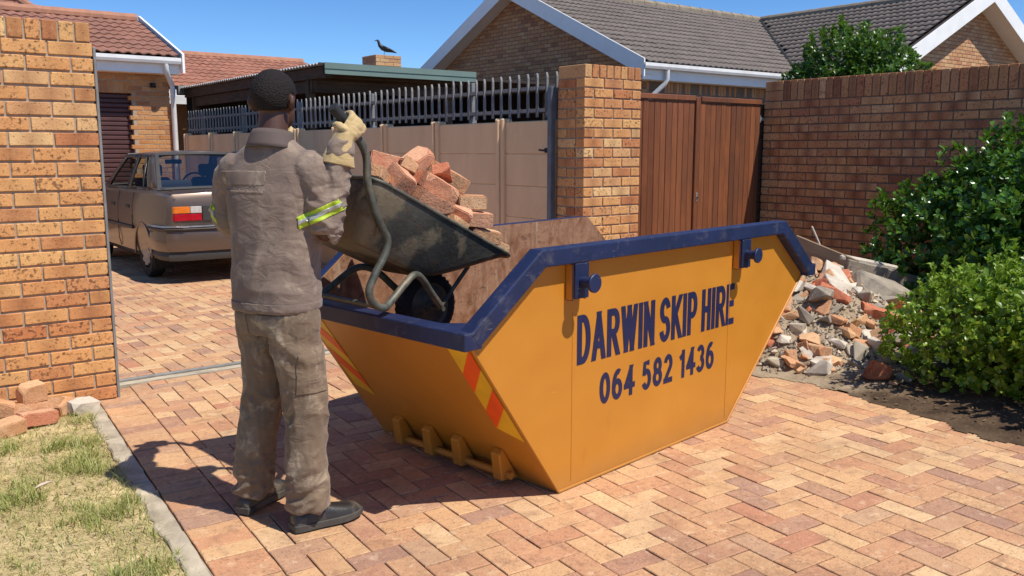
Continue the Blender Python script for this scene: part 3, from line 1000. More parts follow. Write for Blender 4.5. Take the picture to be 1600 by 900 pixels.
# ------------------------------------------------------------------ carport
CP = thing('carport', 'flat roofed timber carport with green fascia behind palisade fence', 'carport', (5.38, 11.05, 0))
CW, CDp, CZ = 2.45, 5.9, 2.66
mb = MB(); mb.box((-0.02, -0.03, CZ-0.145), (CW, 0.0, CZ)); mb.box((-0.028, -0.04, CZ-0.075), (CW, -0.031, CZ+.004)); mb.build('fascia', M['green_fascia'], CP)
mb = MB()
n = 60
ra = []; rb = []
for i in range(n*4+1):
    yy = CDp*i/(n*4)
    zz = CZ-0.02+0.014*math.cos(i*math.pi/2)
    ra.append((-0.10, yy+.002, zz)); rb.append((CW+.1, yy+.002, zz))
mb.loft([ra, rb], closed=False)
mb.loft([[(p[0], p[1], p[2]+.008) for p in ra], [(p[0], p[1], p[2]+.008) for p in rb]], closed=False)
mb.loft([ra, [(p[0], p[1], p[2]+.008) for p in ra]], closed=False)
mb.build('roof_sheet', M['corrugated'], CP)
for k in range(2):
    mb = MB(); mb.box((-0.03+k*0.06, 0.03, CZ-0.19-0.0*k), (0.02+k*.06, CDp-.05, CZ-0.045)); mb.build('edge_beam', M['old_timber'], CP)
for k in range(7):
    mb = MB(); mb.box((0.1, 0.25+k*0.9, CZ-0.17), (CW-.02, 0.30+k*0.9, CZ-0.045)); mb.build('rafter', M['old_timber'], CP)
for (x, y) in ((0.05, 0.6), (0.05, 5.5), (CW-.1, 0.6), (CW-.1, 5.5)):
    mb = MB(); mb.box((x-.05, y-.05, 0), (x+.05, y+.05, CZ-.19)); mb.build('post', M['old_timber'], CP)
mb = MB(); mb.box((0.02, 0.42, CZ-0.36), (0.07, CDp-.4, CZ-0.2)); mb.box((0.0, 0.44, CZ-0.36), (CW-.02, 0.5, CZ-.2)); mb.build('tie_beam', M['old_timber'], CP)
mb = MB(); mb.box((0.0, CDp-0.08, 0), (CW+3.2, CDp-.04, CZ-.065)); mb.build('added_back_screen', M['dark_void'], CP)  # this and the side one: added so the space under the roof looks dark
mb = MB(); mb.box((CW+3.16, 2.2, 0), (CW+3.2, CDp-.08, CZ-.065)); mb.build('added_side_screen', M['dark_void'], CP)
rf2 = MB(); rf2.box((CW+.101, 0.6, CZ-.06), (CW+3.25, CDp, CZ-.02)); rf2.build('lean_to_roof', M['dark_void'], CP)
mb = MB(); mb.box((-0.13, CDp-0.03, CZ-0.14), (0.30, CDp+.1, CZ+0.03)); mb.build('roof_cap', M['galv'], CP)

# ------------------------------------------------------------------ left house
LHY, LE, LZ = 16.45, 16.10, 3.10
LS = math.atan2(0.80, 2.25)
LRY, LRZ = 18.55, 3.10+0.37*2.45
LH = thing('brick_house', 'yellow brick house with brown tiled roof and maroon roller door beyond car', 'house', (0, 0, 0))
m = MB(); m.prism([(LHY+.006, -0.1), (LRY*2-LHY, -0.1), (LRY*2-LHY, LZ-.05), (LRY, LRZ-.1), (LHY+.006, LZ-.05)], lambda p, t: (t, p[0], p[1]), 4.93, 4.30)
m.box((-6, LHY+.006, 2.49), (4.30, LHY+.3, LZ-.1)); m.box((-6, LHY+.006, -.1), (1.4, LHY+.3, 2.49)); m.box((-6, LHY+1.5, -.1), (4.3, LHY+1.6, 3.0))
m.build('wall', M['mortar'], LH)
rr = random.Random(71)
its = lay_face((4.94, LHY, 0), (-1, 0, 0), (0, -1, 0), 1.6, 0, 37, M['brick_house'], rr, keep=lambda c, z: (4.94-c > 4.28 or z > 2.70) and z < LZ-.1)
its += lay_edge((4.34, LHY, 0), (-1, 0, 0), (0, -1, 0), 1.2, 2.49, 0.2, 0.074, BW, M['brick_house'], rr)
place_pieces('brick', LH, its, 260)
mb = MB()
z = 0.0
while z < 2.47:
    mb.prism([(0, 0), (-0.022, 0.018), (-0.022, 0.062), (0, 0.078)], lambda p, t: (t, LHY+0.12+p[0], z+p[1]), 1.4, 4.3)
    z += 0.08
mb.box((1.4, LHY+.13, 0), (4.3, LHY+.15, 2.49))
mb.build('roller_door', M['roller'], LH)
SL = Vector((0, math.cos(LS), math.sin(LS)))
roof = MB()
slab(roof, [(-6, LE, LZ), (5.08, LE, LZ), (5.08, LRY, LRZ), (-6, LRY, LRZ)])
slab(roof, [(-6, 2*LRY-LE, LZ), (-6, LRY, LRZ), (5.08, LRY, LRZ), (5.08, 2*LRY-LE, LZ)])
rf = roof.build('roof', M['under'], LH)
tile_slope(rf, (5.0, LE-.04, LZ), (-1, 0, 0), SL, 6.3, (LRY-LE)/math.cos(LS)-.05, M['tile_brown'], Matrix.Identity(4), 230, seed=8)
mb = MB()
for i in range(18):
    mb.tube([(5.02-i*.42, LRY, LRZ+.03), (5.02-(i+1.04)*.42, LRY, LRZ+.03)], [.11, .10], 10)
mb.build('ridge_capping', M['ridge_brown'], rf)
# higher roof section further left
roof = MB()
slab(roof, [(-6, 18.2, 3.75), (3.5, 18.2, 3.75), (3.15, 19.7, 4.36), (-6, 19.7, 4.36)])
roof.box((-6, 18.3, 2.8), (3.2, 19.6, 3.7))
r2 = roof.build('upper_roof', M['tile_brown'], LH)
tile_slope(r2, (3.42, 18.16, 3.76), (-1, 0, 0), Vector((0, math.cos(0.386), math.sin(0.386))), 3.4, 1.6, M['tile_brown'], Matrix.Identity(4), 60, seed=9, keep=lambda u, s: u > 0.16+s*0.25)
mb = MB()
for i in range(10):
    mb.tube([(3.2-i*.42, 19.7, 4.40), (3.2-(i+1.04)*.42, 19.7, 4.40)], [.11, .10], 10)
for i in range(4):
    a = Vector((3.5, 18.2, 3.80)); b = Vector((3.15, 19.7, 4.40)); mb.tube([a+(b-a)*i/4, a+(b-a)*(i+1.05)/4], [.09, .085], 10)
mb.build('ridge_capping', M['ridge_brown'], r2)
mb = MB(); A = [(5.06, LE-.1, LZ+.07), (5.06, LRY, LRZ+.10), (5.06, LRY, LRZ-.12), (5.06, LE-.1, LZ-.26)]
mb.add(A+[(p[0]+.04, p[1], p[2]) for p in A], [(0, 1, 2, 3), (7, 6, 5, 4), (0, 4, 5, 1), (1, 5, 6, 2), (2, 6, 7, 3), (3, 7, 4, 0)])
mb.build('bargeboard', M['white_wall'], LH)
mb = MB(); mb.box((-6, LE+.04, LZ-.27), (5.05, LE+.07, LZ-.02)); mb.box((-6, LE+.07, LZ-.27), (5.05, LHY, LZ-.25)); mb.build('fascia', M['white_wall'], LH)
mb = MB(); mb.prism(gp_, lambda p, t: (t, LE-.02+p[0], LZ-.05+p[1]), -6, 5.05); mb.build('gutter', M['white'], LH)
mb = MB(); mb.tube([(4.80, LE-.02, LZ-.1), (4.80, LE-.02, LZ-.2), (4.82, LE+.02, LZ-.27), (4.95, LHY-.1, LZ-.42), (4.98, LHY-.07, LZ-.5), (4.98, LHY-.07, .1)], 0.045, 12)
mb.build('downpipe', M['white'], LH, smooth=True, angle=50)
mb = MB(); mb.box((4.60, LHY-.07, 2.60), (4.70, LHY-.001, 2.68)); mb.box((4.62, LHY-.12, 2.615), (4.68, LHY-.07, 2.665)); mb.build('wall_light', M['black'], LH, bevel=.008)
# far brown roof
FR = thing('far_house', 'low house with red brown tiled roof beyond the carport', 'house', (0, 0, 0))
m = MB(); m.box((5.6, 18.4, 0), (9.3, 23, 2.7)); m.build('wall', M['brick_house'], FR)
roof = MB(); slab(roof, [(5.3, 18.0, 2.70), (9.6, 18.0, 2.70), (9.6, 21.0, 3.62), (5.3, 21.0, 3.62)]); slab(roof, [(5.3, 24, 2.70), (5.3, 21, 3.62), (9.6, 21, 3.62), (9.6, 24, 2.7)])
rf = roof.build('roof', M['under'], FR)
fs = math.atan2(.92, 3.0)
tile_slope(rf, (5.3, 17.96, 2.72), (1, 0, 0), Vector((0, math.cos(fs), math.sin(fs))), 4.3, 3.1, M['tile_far'], Matrix.Identity(4), 0, seed=12)
mb = MB(); mb.tube([(5.3, 21, 3.68), (9.6, 21, 3.68)], .09, 8); mb.build('ridge_capping', M['ridge_brown'], rf)
mb = MB(); mb.box((5.3, 17.9, 2.52), (7.0, 17.97, 2.68)); mb.box((5.3, 17.84, 2.40), (6.0, 17.9, 2.56)); mb.build('gutter', M['white'], FR)
# chimney
CX, CY = 10.35, 18.6
CH_ = thing('chimney', 'plain yellow brick chimney stack rising behind carport roof', 'chimney', (CX, CY, 0))
m = MB(); m.box((.008, .008, 0), (.672, .672, 3.72)); m.build('mortar_core', M['mortar'], CH_)
rr = random.Random(3)
its = lay_face((0, 0, 0), (1, 0, 0), (0, -1, 0), .68, 2.96, 9, M['brick_lit'], rr)+lay_face((0, .116, 0), (0, 1, 0), (-1, 0, 0), .56, 2.96, 9, M['brick_lit'], rr)
place_pieces('brick', CH_, its, 100)

# ================================================================== SKIP
def skip_paint():
    nt = NT('skip_yellow_paint')
    v = nt.coord()
    n1 = nt.noise(v, 2.2, 4.0)
    c = nt.mix(smooth01(nt, n1, 0.3, 0.7), srgb(190, 124, 38), srgb(198, 132, 44))
    n2 = nt.noise(nt.coord(None, (1, 1, 0.25)), 9.0, 8.0, 0.7)
    c = nt.mix(nt.math('MULTIPLY', smooth01(nt, n2, 0.60, 0.75), 0.22), c, srgb(150, 96, 40))
    n3 = nt.noise(nt.coord(None, (1.5, 1, 0.6)), 46.0, 6.0, 0.7)
    c = nt.mix(nt.math('MULTIPLY', smooth01(nt, n3, 0.70, 0.74), 0.35), c, srgb(120, 84, 50))
    sc = nt.noise(nt.coord(None, (.5, .5, 3.0)), 26.0, 6.0, .75, .4)
    c = nt.mix(nt.math('MULTIPLY', smooth01(nt, sc, .67, .71), .45), c, srgb(228, 176, 96))
    sz = nt.n('SeparateXYZ', None, Vector=v).outputs['Z']
    low = nt.n('MapRange', None, Value=nt.math('ADD', sz, nt.math('MULTIPLY', n2, .16)), From_Min=.20, From_Max=.06).outputs[0]
    c = nt.mix(nt.math('MULTIPLY', low, .45), c, srgb(150, 112, 70))
    nd = nt.noise(v, 1.7, 2.0)
    rgh = nt.math('ADD', 0.30, nt.math('MULTIPLY', n2, 0.22))
    nt.bsdf(c, rgh, 0, nt.bump(nt.math('ADD', nt.math('MULTIPLY', nd, 6.0), nt.math('MULTIPLY', n3, 0.05)), 0.35, 0.012), 0.5)
    return nt.mat
def rust_mat():
    nt = NT('worn_rusty_steel')
    v = nt.coord()
    n1 = nt.noise(v, 3.0, 8.0, 0.65, 0.6)
    c = nt.ramp(n1, [(0.25, srgb(96, 62, 44)), (0.42, srgb(142, 98, 70)), (0.52, srgb(166, 126, 98)), (0.62, srgb(134, 92, 66)), (0.8, srgb(90, 66, 54))])
    n2 = nt.noise(nt.coord(None, (1.4, 1.4, 0.25)), 8.0, 7.0, 0.7, 0.4)
    c = nt.mix(nt.math('MULTIPLY', smooth01(nt, n2, 0.56, 0.70), 0.65), c, srgb(196, 172, 146))
    n3 = nt.noise(v, 17.0, 7.0, 0.7, 1.0)
    c = nt.mix(nt.math('MULTIPLY', smooth01(nt, n3, 0.56, 0.66), 0.65), c, srgb(66, 46, 38))
    n4 = nt.noise(nt.coord(None, (2.5, 2.5, 0.12)), 9.0, 6.0, .7, .2)
    c = nt.mix(nt.math('MULTIPLY', smooth01(nt, n4, .50, .68), .5), c, srgb(98, 66, 48))
    nt.bsdf(c, 0.72, 0.15, nt.bump(nt.math('ADD', n1, n3), 0.4, 0.01), 0.3)
    return nt.mat
M['skip'] = skip_paint()
M['rust'] = rust_mat()
def rim_paint():
    nt = NT('scuffed_navy_paint')
    v = nt.coord()
    n1 = nt.noise(v, 5.0, 5.0)
    c = nt.mix(smooth01(nt, n1, .35, .65), srgb(22, 33, 66), srgb(30, 42, 80))
    sc = nt.noise(nt.coord(None, (.25, 1.6, 2.2)), 60.0, 5.0, .75, .3)
    c = nt.mix(nt.math('MULTIPLY', smooth01(nt, sc, .64, .70), .55), c, srgb(150, 150, 156))
    du = nt.noise(v, 11.0, 8.0, .7, .4)
    c = nt.mix(nt.math('MULTIPLY', smooth01(nt, du, .56, .72), .35), c, srgb(112, 106, 104))
    nt.bsdf(c, nt.math('ADD', .36, nt.math('MULTIPLY', du, .3)), 0, nt.bump(nt.math('ADD', sc, du), .2, .004), .5)
    return nt.mat
M['skip_blue'] = rim_paint()
M['print_blue'] = plain('navy_lettering', srgb(28, 31, 70), 0.5, var=0.08, scale=12, bump=0.02)
M['tape_red'] = plain('red_orange_tape', srgb(255, 96, 30), 0.4, var=0.08, scale=8, bump=0.03)
M['tape_yellow'] = plain('yellow_tape', srgb(240, 186, 40), 0.4, var=0.08, scale=8, bump=0.03)

SK = thing('skip', 'yellow steel rubbish skip with blue rim and lettering on its side', 'skip', (2.411, 2.786, 0.004), R(8.138))
A_, B_, C_, D_2 = (-0.54, 0.765), (-0.155, 1.045), (1.895, 1.045), (2.262, 0.765)
prof = [(0, 0.0), (1.425, 0.0), D_2, C_, B_, A_]
def yfar(s):
    return 1.20+0.085*(s+0.54)
T5 = 0.006
# near side panel (outer face yellow, inner face rust)
def panel_side(name, y_of, sgn):
    mb = MB(); n = len(prof)
    V = [(s, y_of(s), z) for s, z in prof]+[(s, y_of(s)+sgn*T5, z) for s, z in prof]
    mb.add(V, [tuple(range(n))], 0); b = len(mb.v)-2*n
    mb.add(V, [tuple(range(2*n-1, n-1, -1))], 1)
    mb.add(V, [(i, (i+1) % n, n+(i+1) % n, n+i) for i in range(n)], 0)
    return mb.build(name, [M['skip'], M['rust']], SK)
near_p = panel_side('side_panel', lambda s: 0.0, 1)
far_p = panel_side('side_panel', yfar, -1)
def end_panel(name, p0, p1, sgn):
    (s0, z0), (s1, z1) = p0, p1
    mb = MB()
    nrm = Vector((z1-z0, 0, -(s1-s0))).normalized()
    if nrm.x*sgn < 0:
        nrm = -nrm
    V = [Vector((s0, T5, z0)), Vector((s0, yfar(s0)-T5, z0)), Vector((s1, yfar(s1)-T5, z1)), Vector((s1, T5, z1))]
    W = [p-nrm*T5 for p in V]
    mb.add(V, [(0, 1, 2, 3)], 0); mb.add(W, [(0, 1, 2, 3)], 1)
    mb.add(V+W, [(0, 4, 5, 1), (1, 5, 6, 2), (2, 6, 7, 3), (3, 7, 4, 0)], 0)
    return mb.build(name, [M['skip'], M['rust']], SK), nrm
el, nl = end_panel('end_panel', (0, 0), A_, -1)
er, nr_ = end_panel('end_panel', (1.425, 0), D_2, 1)
mb = MB()
mb.add([(0.008, T5, 0.012), (1.417, T5, 0.012), (1.417, yfar(1.4)-T5, 0.012), (0.008, yfar(0)-T5, 0.012)], [(0, 1, 2, 3)])
mb.build('floor_plate', M['rust'], SK)
# weld lip along bottom and slanted edges of near side
mb = MB()
for (p, q) in ((prof[5], prof[0]), (prof[0], prof[1]), (prof[1], prof[2])):
    mb.tube([(p[0], -0.003, p[1]+.004), (q[0], -0.003, q[1]+.004)], 0.0065, 6)
mb.build('edge_bead', M['skip'], near_p)
for s in (0.088, 1.40):
    mb = MB(); mb.box((s-.0035, -0.0022, 0.03), (s+.0035, 0.001, 0.80)); mb.build('weld_seam', M['skip'], near_p, bevel=.001)
# rims: box section along the side tops, folded at the corners
def rim_side(ys, out, nm):
    mb = MB()
    path = [A_, B_, C_, D_2]
    offs = []
    for i, (s, z) in enumerate(path):
        dirs = []
        if i > 0:
            dirs.append(Vector((s-path[i-1][0], z-path[i-1][1])).normalized())
        if i < 3:
            dirs.append(Vector((path[i+1][0]-s, path[i+1][1]-z)).normalized())
        t = sum(dirs, Vector((0, 0))).normalized(); nn = Vector((-t.y, t.x))
        k = 1.0/max(0.5, nn.dot(Vector((-dirs[0].y, dirs[0].x))))
        offs.append(nn*k)
    rings = []
    for (s, z), nn in zip(path, offs):
        y = ys(s); hi = 0.052 if out < 0 else 0.004; lo = -0.022 if out < 0 else -0.07; inn = 0.018 if out < 0 else -0.001
        q = []
        for (oy, on) in ((out*0.056, lo), (out*0.056, hi), (-out*inn, hi), (-out*inn, lo)):
            q.append((s+nn.x*on, y+oy, z+nn.y*on))
        rings.append(q)
    mb.loft(rings)
    return mb.build(nm, M['skip_blue'], SK, bevel=0.006, segs=2)
rim_n = rim_side(lambda s: 0.0, -1, 'rim')
rim_f = rim_side(yfar, 1, 'rim')
def rim_end(p, sgn, w):
    s, z = p
    mb = MB()
    y0 = -0.054; y1 = yfar(s)+0.054
    o = sgn
    mb.box((min(s-o*0.035, s+o*0.06), y0+0.0, z-0.022), (max(s-o*0.035, s+o*0.06), y1, z+0.048))
    return mb.build('rim', M['skip_blue'], SK, bevel=0.006, segs=2)
rim_end((A_[0]-0.004, A_[1]), -1, 0)
rim_end((D_2[0]+0.004, D_2[1]), 1, 0)
mb = MB(); mb.prism([(A_[0], A_[1]+.045), (A_[0]+0.21, A_[1]+.045), (B_[0]-0.04, B_[1]-.03)], lambda p, t: (p[0], t, p[1]), 0.0085, 0.016)
mb.build('corner_gusset', M['skip_blue'], SK)
mb = MB(); mb.add([(A_[0], 0.02, A_[1]+.047), (A_[0]+.19, 0.02, A_[1]+.047), (A_[0], 0.21, A_[1]+.047), (A_[0], .02, A_[1]+.04), (A_[0]+.19, .02, A_[1]+.04), (A_[0], .21, A_[1]+.04)], [(0, 1, 2), (5, 4, 3), (0, 3, 4, 1), (1, 4, 5, 2), (2, 5, 3, 0)])
mb.build('corner_gusset', M['skip_blue'], SK)
# lifting lugs
for s in (0.085, 1.475):
    mb = MB(); mb.box((s-.045, -0.055, 0.868), (s+.045, -0.04, 1.022)); mb.box((s-.05, -0.04, 0.86), (s-.035, -.001, 1.02), 1); mb.box((s+.035, -0.04, 0.86), (s+.05, -.001, 1.02), 1)
    lug = mb.build('lifting_lug', [M['skip_blue'], M['skip']], SK, bevel=.003)
    mb = MB(); mb.cyl((s, -0.055, 0.94), (s, -0.115, 0.94), 0.024, 20); mb.build('pin', M['skip_blue'], lug, smooth=True, angle=40)
    mb = MB(); mb.cyl((s, -0.113, 0.94), (s, -0.128, 0.94), 0.041, 28); mb.build('pin_head', M['skip_blue'], lug, bevel=.003)
# docking hooks and bar on the sloping end
dn = nl
slope_dir = Vector((A_[0], 0, A_[1])).normalized()
for y in (0.955, 0.725, 0.515, 0.245):
    mb = MB()
    def ep(z, off):
        return Vector((A_[0]*z/A_[1], 0, z))+dn*off
    a = ep(0.175, 0.002); b = ep(0.175, 0.03)
    c = Vector((b.x-0.002, 0, 0.02)); d = Vector((ep(0.035, 0).x, 0, 0.02))
    poly = [(a.x, a.z), (b.x-.004, b.z-.004), (b.x+0.012, 0.03), (b.x+0.02, 0.018), (-0.03, 0.018), (-0.035, 0.05)]
    w = 0.029
    # a folded strap: front plate + sides
    mb.add([(b.x-.004, y-w, b.z), (b.x-.004, y+w, b.z), (b.x+.014, y+w, .03), (b.x+.014, y-w, .03), (a.x, y-w, a.z+.004), (a.x, y+w, a.z+.004), (0.0-.03, y+w, .022), (-.03, y-w, .022)],
           [(0, 1, 2, 3), (4, 5, 1, 0), (3, 2, 6, 7), (4, 0, 3, 7), (1, 5, 6, 2), (5, 4, 7, 6)])
    mb.build('hook_bracket', M['skip'], SK, bevel=.004)
mb = MB(); mb.tube([(-0.10, 0.19, 0.052), (-0.10, 1.0, 0.052)], 0.017, 12); mb.build('hook_bar', M['skip'], SK, smooth=True, angle=50)
# reflective chevrons on the sloping end
def on_end(y, t, off):
    return Vector((A_[0]*t, y, A_[1]*t))+nl*off
def chevron(y0, y1, t0, t1, flip):
    base = MB()
    base.add([on_end(y0, t0, .002), on_end(y1, t0+.05, .002), on_end(y1, t1+.0, .002), on_end(y0, t1, .002)], [(0, 1, 2, 3)])
    b = base.build('reflective_tape', M['tape_yellow'], SK)
    k = 5; h = (t1-t0)/k
    for i in (1, 3):
        ta = t0+h*i; tb = ta+h
        sk_ = h*1.5
        P = [(y0, ta-(0 if flip else sk_)+.02), (y1, ta-(sk_ if flip else 0)+.02+.05*0), (y1, tb-(sk_ if flip else 0)+.02), (y0, tb-(0 if flip else sk_)+.02)]
        P = [(y, t+h*.75) for y, t in P]
        q = MB(); q.add([on_end(y, min(max(t, t0), t1), .0035) for y, t in P], [(0, 1, 2, 3)])
        q.build('red_stripe', M['tape_red'], b)
chevron(0.018, 0.158, 0.36, 0.965, True)
chevron(1.055, 1.185, 0.36, 0.965, False)

# lettering: heavy narrow sans capitals and figures, each one a painted mark of its own
def arc(cx, cy, rx, ry, a0, a1, n=18):
    return [(cx+rx*math.cos(R(a0+(a1-a0)*i/n)), cy+ry*math.sin(R(a0+(a1-a0)*i/n))) for i in range(n+1)]
GLY = {
 'D': (.100, [[(0, 0), (0, 1)], [(0, 1), (.38, 1)]+arc(.38, .5, .62, .5, 90, -90)+[(0, 0)]]),
 'A': (.112, [[(0, 0), (.5, 1)], [(.5, 1), (1, 0)], [(.16, .28), (.84, .28)]]),
 'R': (.104, [[(0, 0), (0, 1)], [(0, 1), (.55, 1)]+arc(.55, .75, .42, .25, 90, -90)+[(0, .5)], [(.48, .5), (1, 0)]]),
 'W': (.158, [[(0, 1), (.25, 0)], [(.25, 0), (.5, 1)], [(.5, 1), (.75, 0)], [(.75, 0), (1, 1)]]),
 'I': (.0, [[(0, 0), (0, 1)]]),
 'N': (.094, [[(0, 0), (0, 1)], [(0, 1), (1, 0)], [(1, 0), (1, 1)]]),
 'S': (.098, [arc(.5, .745, .48, .255, 12, 262)+arc(.5, .255, .50, .255, 82, -170)]),
 'K': (.100, [[(0, 0), (0, 1)], [(.95, 1), (0, .36)], [(.33, .58), (1, 0)]]),
 'P': (.094, [[(0, 0), (0, 1)], [(0, 1), (.55, 1)]+arc(.55, .725, .44, .275, 90, -90)+[(0, .45)]]),
 'H': (.092, [[(0, 0), (0, 1)], [(1, 0), (1, 1)], [(0, .52), (1, .52)]]),
 'E': (.080, [[(0, 0), (0, 1)], [(0, 1), (1, 1)], [(0, .52), (.92, .52)], [(0, 0), (1, 0)]]),
 '0': (.062, [arc(.5, .5, .5, .5, 90, 450, 36)]),
 '6': (.062, [arc(.5, .31, .5, .31, 90, 450, 30), arc(.62, .42, .62, .58, 188, 68)]),
 '4': (.066, [[(.72, 0), (.72, 1)], [(.72, 1), (0, .30)], [(0, .30), (1.06, .30)]]),
 '5': (.060, [[(.92, 1), (.18, 1), (.08, .50)], arc(.48, .33, .5, .33, 142, -155)]),
 '8': (.062, [arc(.5, .755, .42, .245, 90, 450, 28), arc(.5, .265, .5, .265, 90, 450, 28)]),
 '2': (.060, [arc(.5, .71, .48, .29, 168, -28)+[(.0, .0)], [(0, 0), (1, 0)]]),
 '1': (.030, [[(.9, 0), (.9, 1)], [(.95, .97), (.35, .84), (-.3, .76)]]),
 '3': (.060, [arc(.46, .76, .46, .24, 155, -90), arc(.46, .26, .52, .26, 90, -160)]),
}
def ribbon(mb, pts, th, z):
    n = len(pts); L = []; Rr = []
    closed = math.hypot(pts[0][0]-pts[-1][0], pts[0][1]-pts[-1][1]) < 1e-6
    for i in range(n):
        if closed:
            p0 = pts[i-1] if i > 0 else pts[-2]; p1 = pts[i+1] if i < n-1 else pts[1]
        else:
            p0 = pts[max(i-1, 0)]; p1 = pts[min(i+1, n-1)]
        dx, dy = p1[0]-p0[0], p1[1]-p0[1]; l = math.hypot(dx, dy)
        nx, ny = -dy/l*th/2, dx/l*th/2
        L.append((pts[i][0]+nx, pts[i][1]+ny, z)); Rr.append((pts[i][0]-nx, pts[i][1]-ny, z))
    mb.add(L+Rr, [(i, i+1, n+i+1, n+i) for i in range(n-1)])
def letter_mesh(ch, w, hgt, th):
    gw, strokes = GLY[ch]
    mb = MB()
    for k, st_ in enumerate(strokes):
        P = [(th/2+x*w, th/2+y*(hgt-th)) for x, y in st_]
        if len(P) == 2:                     # square ends, diagonals trimmed to the line height
            (x0, y0), (x1, y1) = P; l = math.hypot(x1-x0, y1-y0); ux, uy = (x1-x0)/l*th/2, (y1-y0)/l*th/2
            if abs(x0-x1) < 1e-6 or abs(y0-y1) < 1e-6:
                P = [(x0-ux, y0-uy), (x1+ux, y1+uy)]
                ribbon(mb, P, th, .0002*k)
            else:
                hw = th/2*l/abs(y1-y0)*.98; t = th/2/abs(y1-y0)
                ex, ey = (x1-x0)*t, (y1-y0)*t
                a0 = (x0-ex, y0-ey) if y0 in (th/2, hgt-th/2) else (x0, y0); a1 = (x1+ex, y1+ey) if y1 in (th/2, hgt-th/2) else (x1, y1)
                mb.add([(a0[0]-hw, a0[1], .0002*k), (a0[0]+hw, a0[1], .0002*k), (a1[0]+hw, a1[1], .0002*k), (a1[0]-hw, a1[1], .0002*k)], [(0, 1, 2, 3)])
        else:
            ribbon(mb, P, th, .0002*k)
    me = bpy.data.meshes.new('letter'); me.from_pydata(mb.v, [], mb.f); me.materials.append(M['print_blue']); me.update()
    return me
for txt, s0, s1, z0, z1, th, gap, sp_ in (("DARWIN SKIP HIRE", 0.118, 1.455, 0.556, 0.780, .0335, .0150, .056), ("064 582 1436", 0.282, 1.264, 0.340, 0.488, .0268, .0165, .056)):
    tot = sum((GLY[c][0]+th if c != ' ' else sp_-gap)+gap for c in txt)-gap
    fixed = sum((th if c != ' ' else 0) for c in txt)
    k = ((s1-s0)-fixed)/(tot-fixed)
    x = s0
    for c in txt:
        if c == ' ':
            x += sp_*k; continue
        w = GLY[c][0]*k
        link('letter', letter_mesh(c, w, z1-z0, th), near_p, M=frame((x, -0.0016, z0), Vector((1, 0, 0)), Vector((0, 0, 1)), Vector((0, -1, 0))))
        x += w+th+gap*k

# ================================================================== WHEELBARROW
PHI = R(8.0)
BX = Vector((math.cos(PHI), math.sin(PHI), 0)); BYv = Vector((-math.sin(PHI), math.cos(PHI), 0)); BZ = Vector((0, 0, 1))
BO = Vector((1.63, 3.13, 0))      # near handle plane; barrow coordinates: s forward, o towards the far side, z
WBW = 0.52
def bp(s, o, z):
    return BO+BX*s+BYv*o+BZ*z
def tray_mat():
    nt = NT('cement_stained_steel')
    v = nt.coord()
    n1 = nt.noise(v, 4.0, 7.0, 0.6, 0.4)
    c = nt.mix(smooth01(nt, n1, 0.35, 0.65), srgb(58, 58, 54), srgb(88, 86, 78))
    n2 = nt.noise(v, 3.3, 9.0, 0.6, 0.3)
    c = nt.mix(nt.math('MULTIPLY', smooth01(nt, n2, 0.50, 0.56), 0.75), c, srgb(138, 124, 100))
    n3 = nt.noise(v, 30.0, 6.0, 0.7)
    c = nt.mix(nt.math('MULTIPLY', smooth01(nt, n3, 0.56, 0.66), 0.45), c, srgb(110, 76, 48))
    nt.bsdf(c, 0.62, 0.25, nt.bump(nt.math('ADD', nt.math('MULTIPLY', n2, 2.0), n3), 0.5, 0.008), 0.4)
    return nt.mat
M['tray'] = tray_mat()
M['tube'] = plain('scuffed_painted_tube', srgb(92, 92, 82), 0.55, 0.3, var=0.3, scale=16, bump=0.3, bscale=90, dirt=srgb(140, 124, 100), dirt_amt=0.7)
M['grip'] = plain('black_rubber_grip', srgb(40, 40, 42), 0.7, var=0.15, bump=0.2)
WB = thing('wheelbarrow', 'dirty steel wheelbarrow tipped over the skip rim and loaded with bricks', 'wheelbarrow', bp(0.46, WBW/2, 0.60))
WBi = Matrix.Translation(-WB.location)
def wbuild(mb, name, mat, **k):
    o = mb.build(name, mat, WB, **k)
    o.matrix_basis = WBi
    return o
def crom(pts, k=6):
    P = [Vector(p) for p in pts]; out = []
    for i in range(len(P)-1):
        a = P[max(i-1, 0)]; b = P[i]; c = P[i+1]; d = P[min(i+2, len(P)-1)]
        for j in range(k):
            t = j/k
            out.append(0.5*((2*b)+(c-a)*t+(2*a-5*b+4*c-d)*t*t+(3*b-a-3*c+d)*t**3))
    out.append(P[-1])
    return out
side_pts = [(-0.069, 1.646), (-0.008, 1.586), (0.060, 1.487), (0.068, 1.361), (0.116, 1.217), (0.158, 1.142), (0.148, 1.083), (0.090, 0.996), (0.060, 0.933), (0.079, 0.880), (0.132, 0.855), (0.185, 0.868), (0.305, 0.948), (0.368, 0.962), (0.428, 0.930), (0.50, 0.856), (0.575, 0.785)]
for side in (0, 1):
    pts = []
    for i, (s, z) in enumerate(side_pts):
        k = max(0.0, (i-10)/6.0)
        o = 0.0+k*0.15
        if side:
            o = WBW-o
        pts.append(bp(s, o, z))
    mb = MB(); mb.tube(crom(pts), 0.0165, 12)
    wbuild(mb, 'frame_tube', M['tube'], smooth=True, angle=50)
    d = (pts[1]-pts[0]).normalized()
    mb = MB(); mb.tube([pts[0]-d*0.03, pts[0]-d*0.028, pts[0]+d*0.11, pts[0]+d*0.112], [0.012, 0.0215, 0.0215, 0.017], 16)
    wbuild(mb, 'hand_grip', M['grip'], smooth=True, angle=40)
# cross bars
mb = MB(); mb.tube([bp(0.132, 0.0, 0.855), bp(0.132, WBW, 0.855)], 0.012, 8); wbuild(mb, 'leg_cross_bar', M['tube'], smooth=True, angle=50)
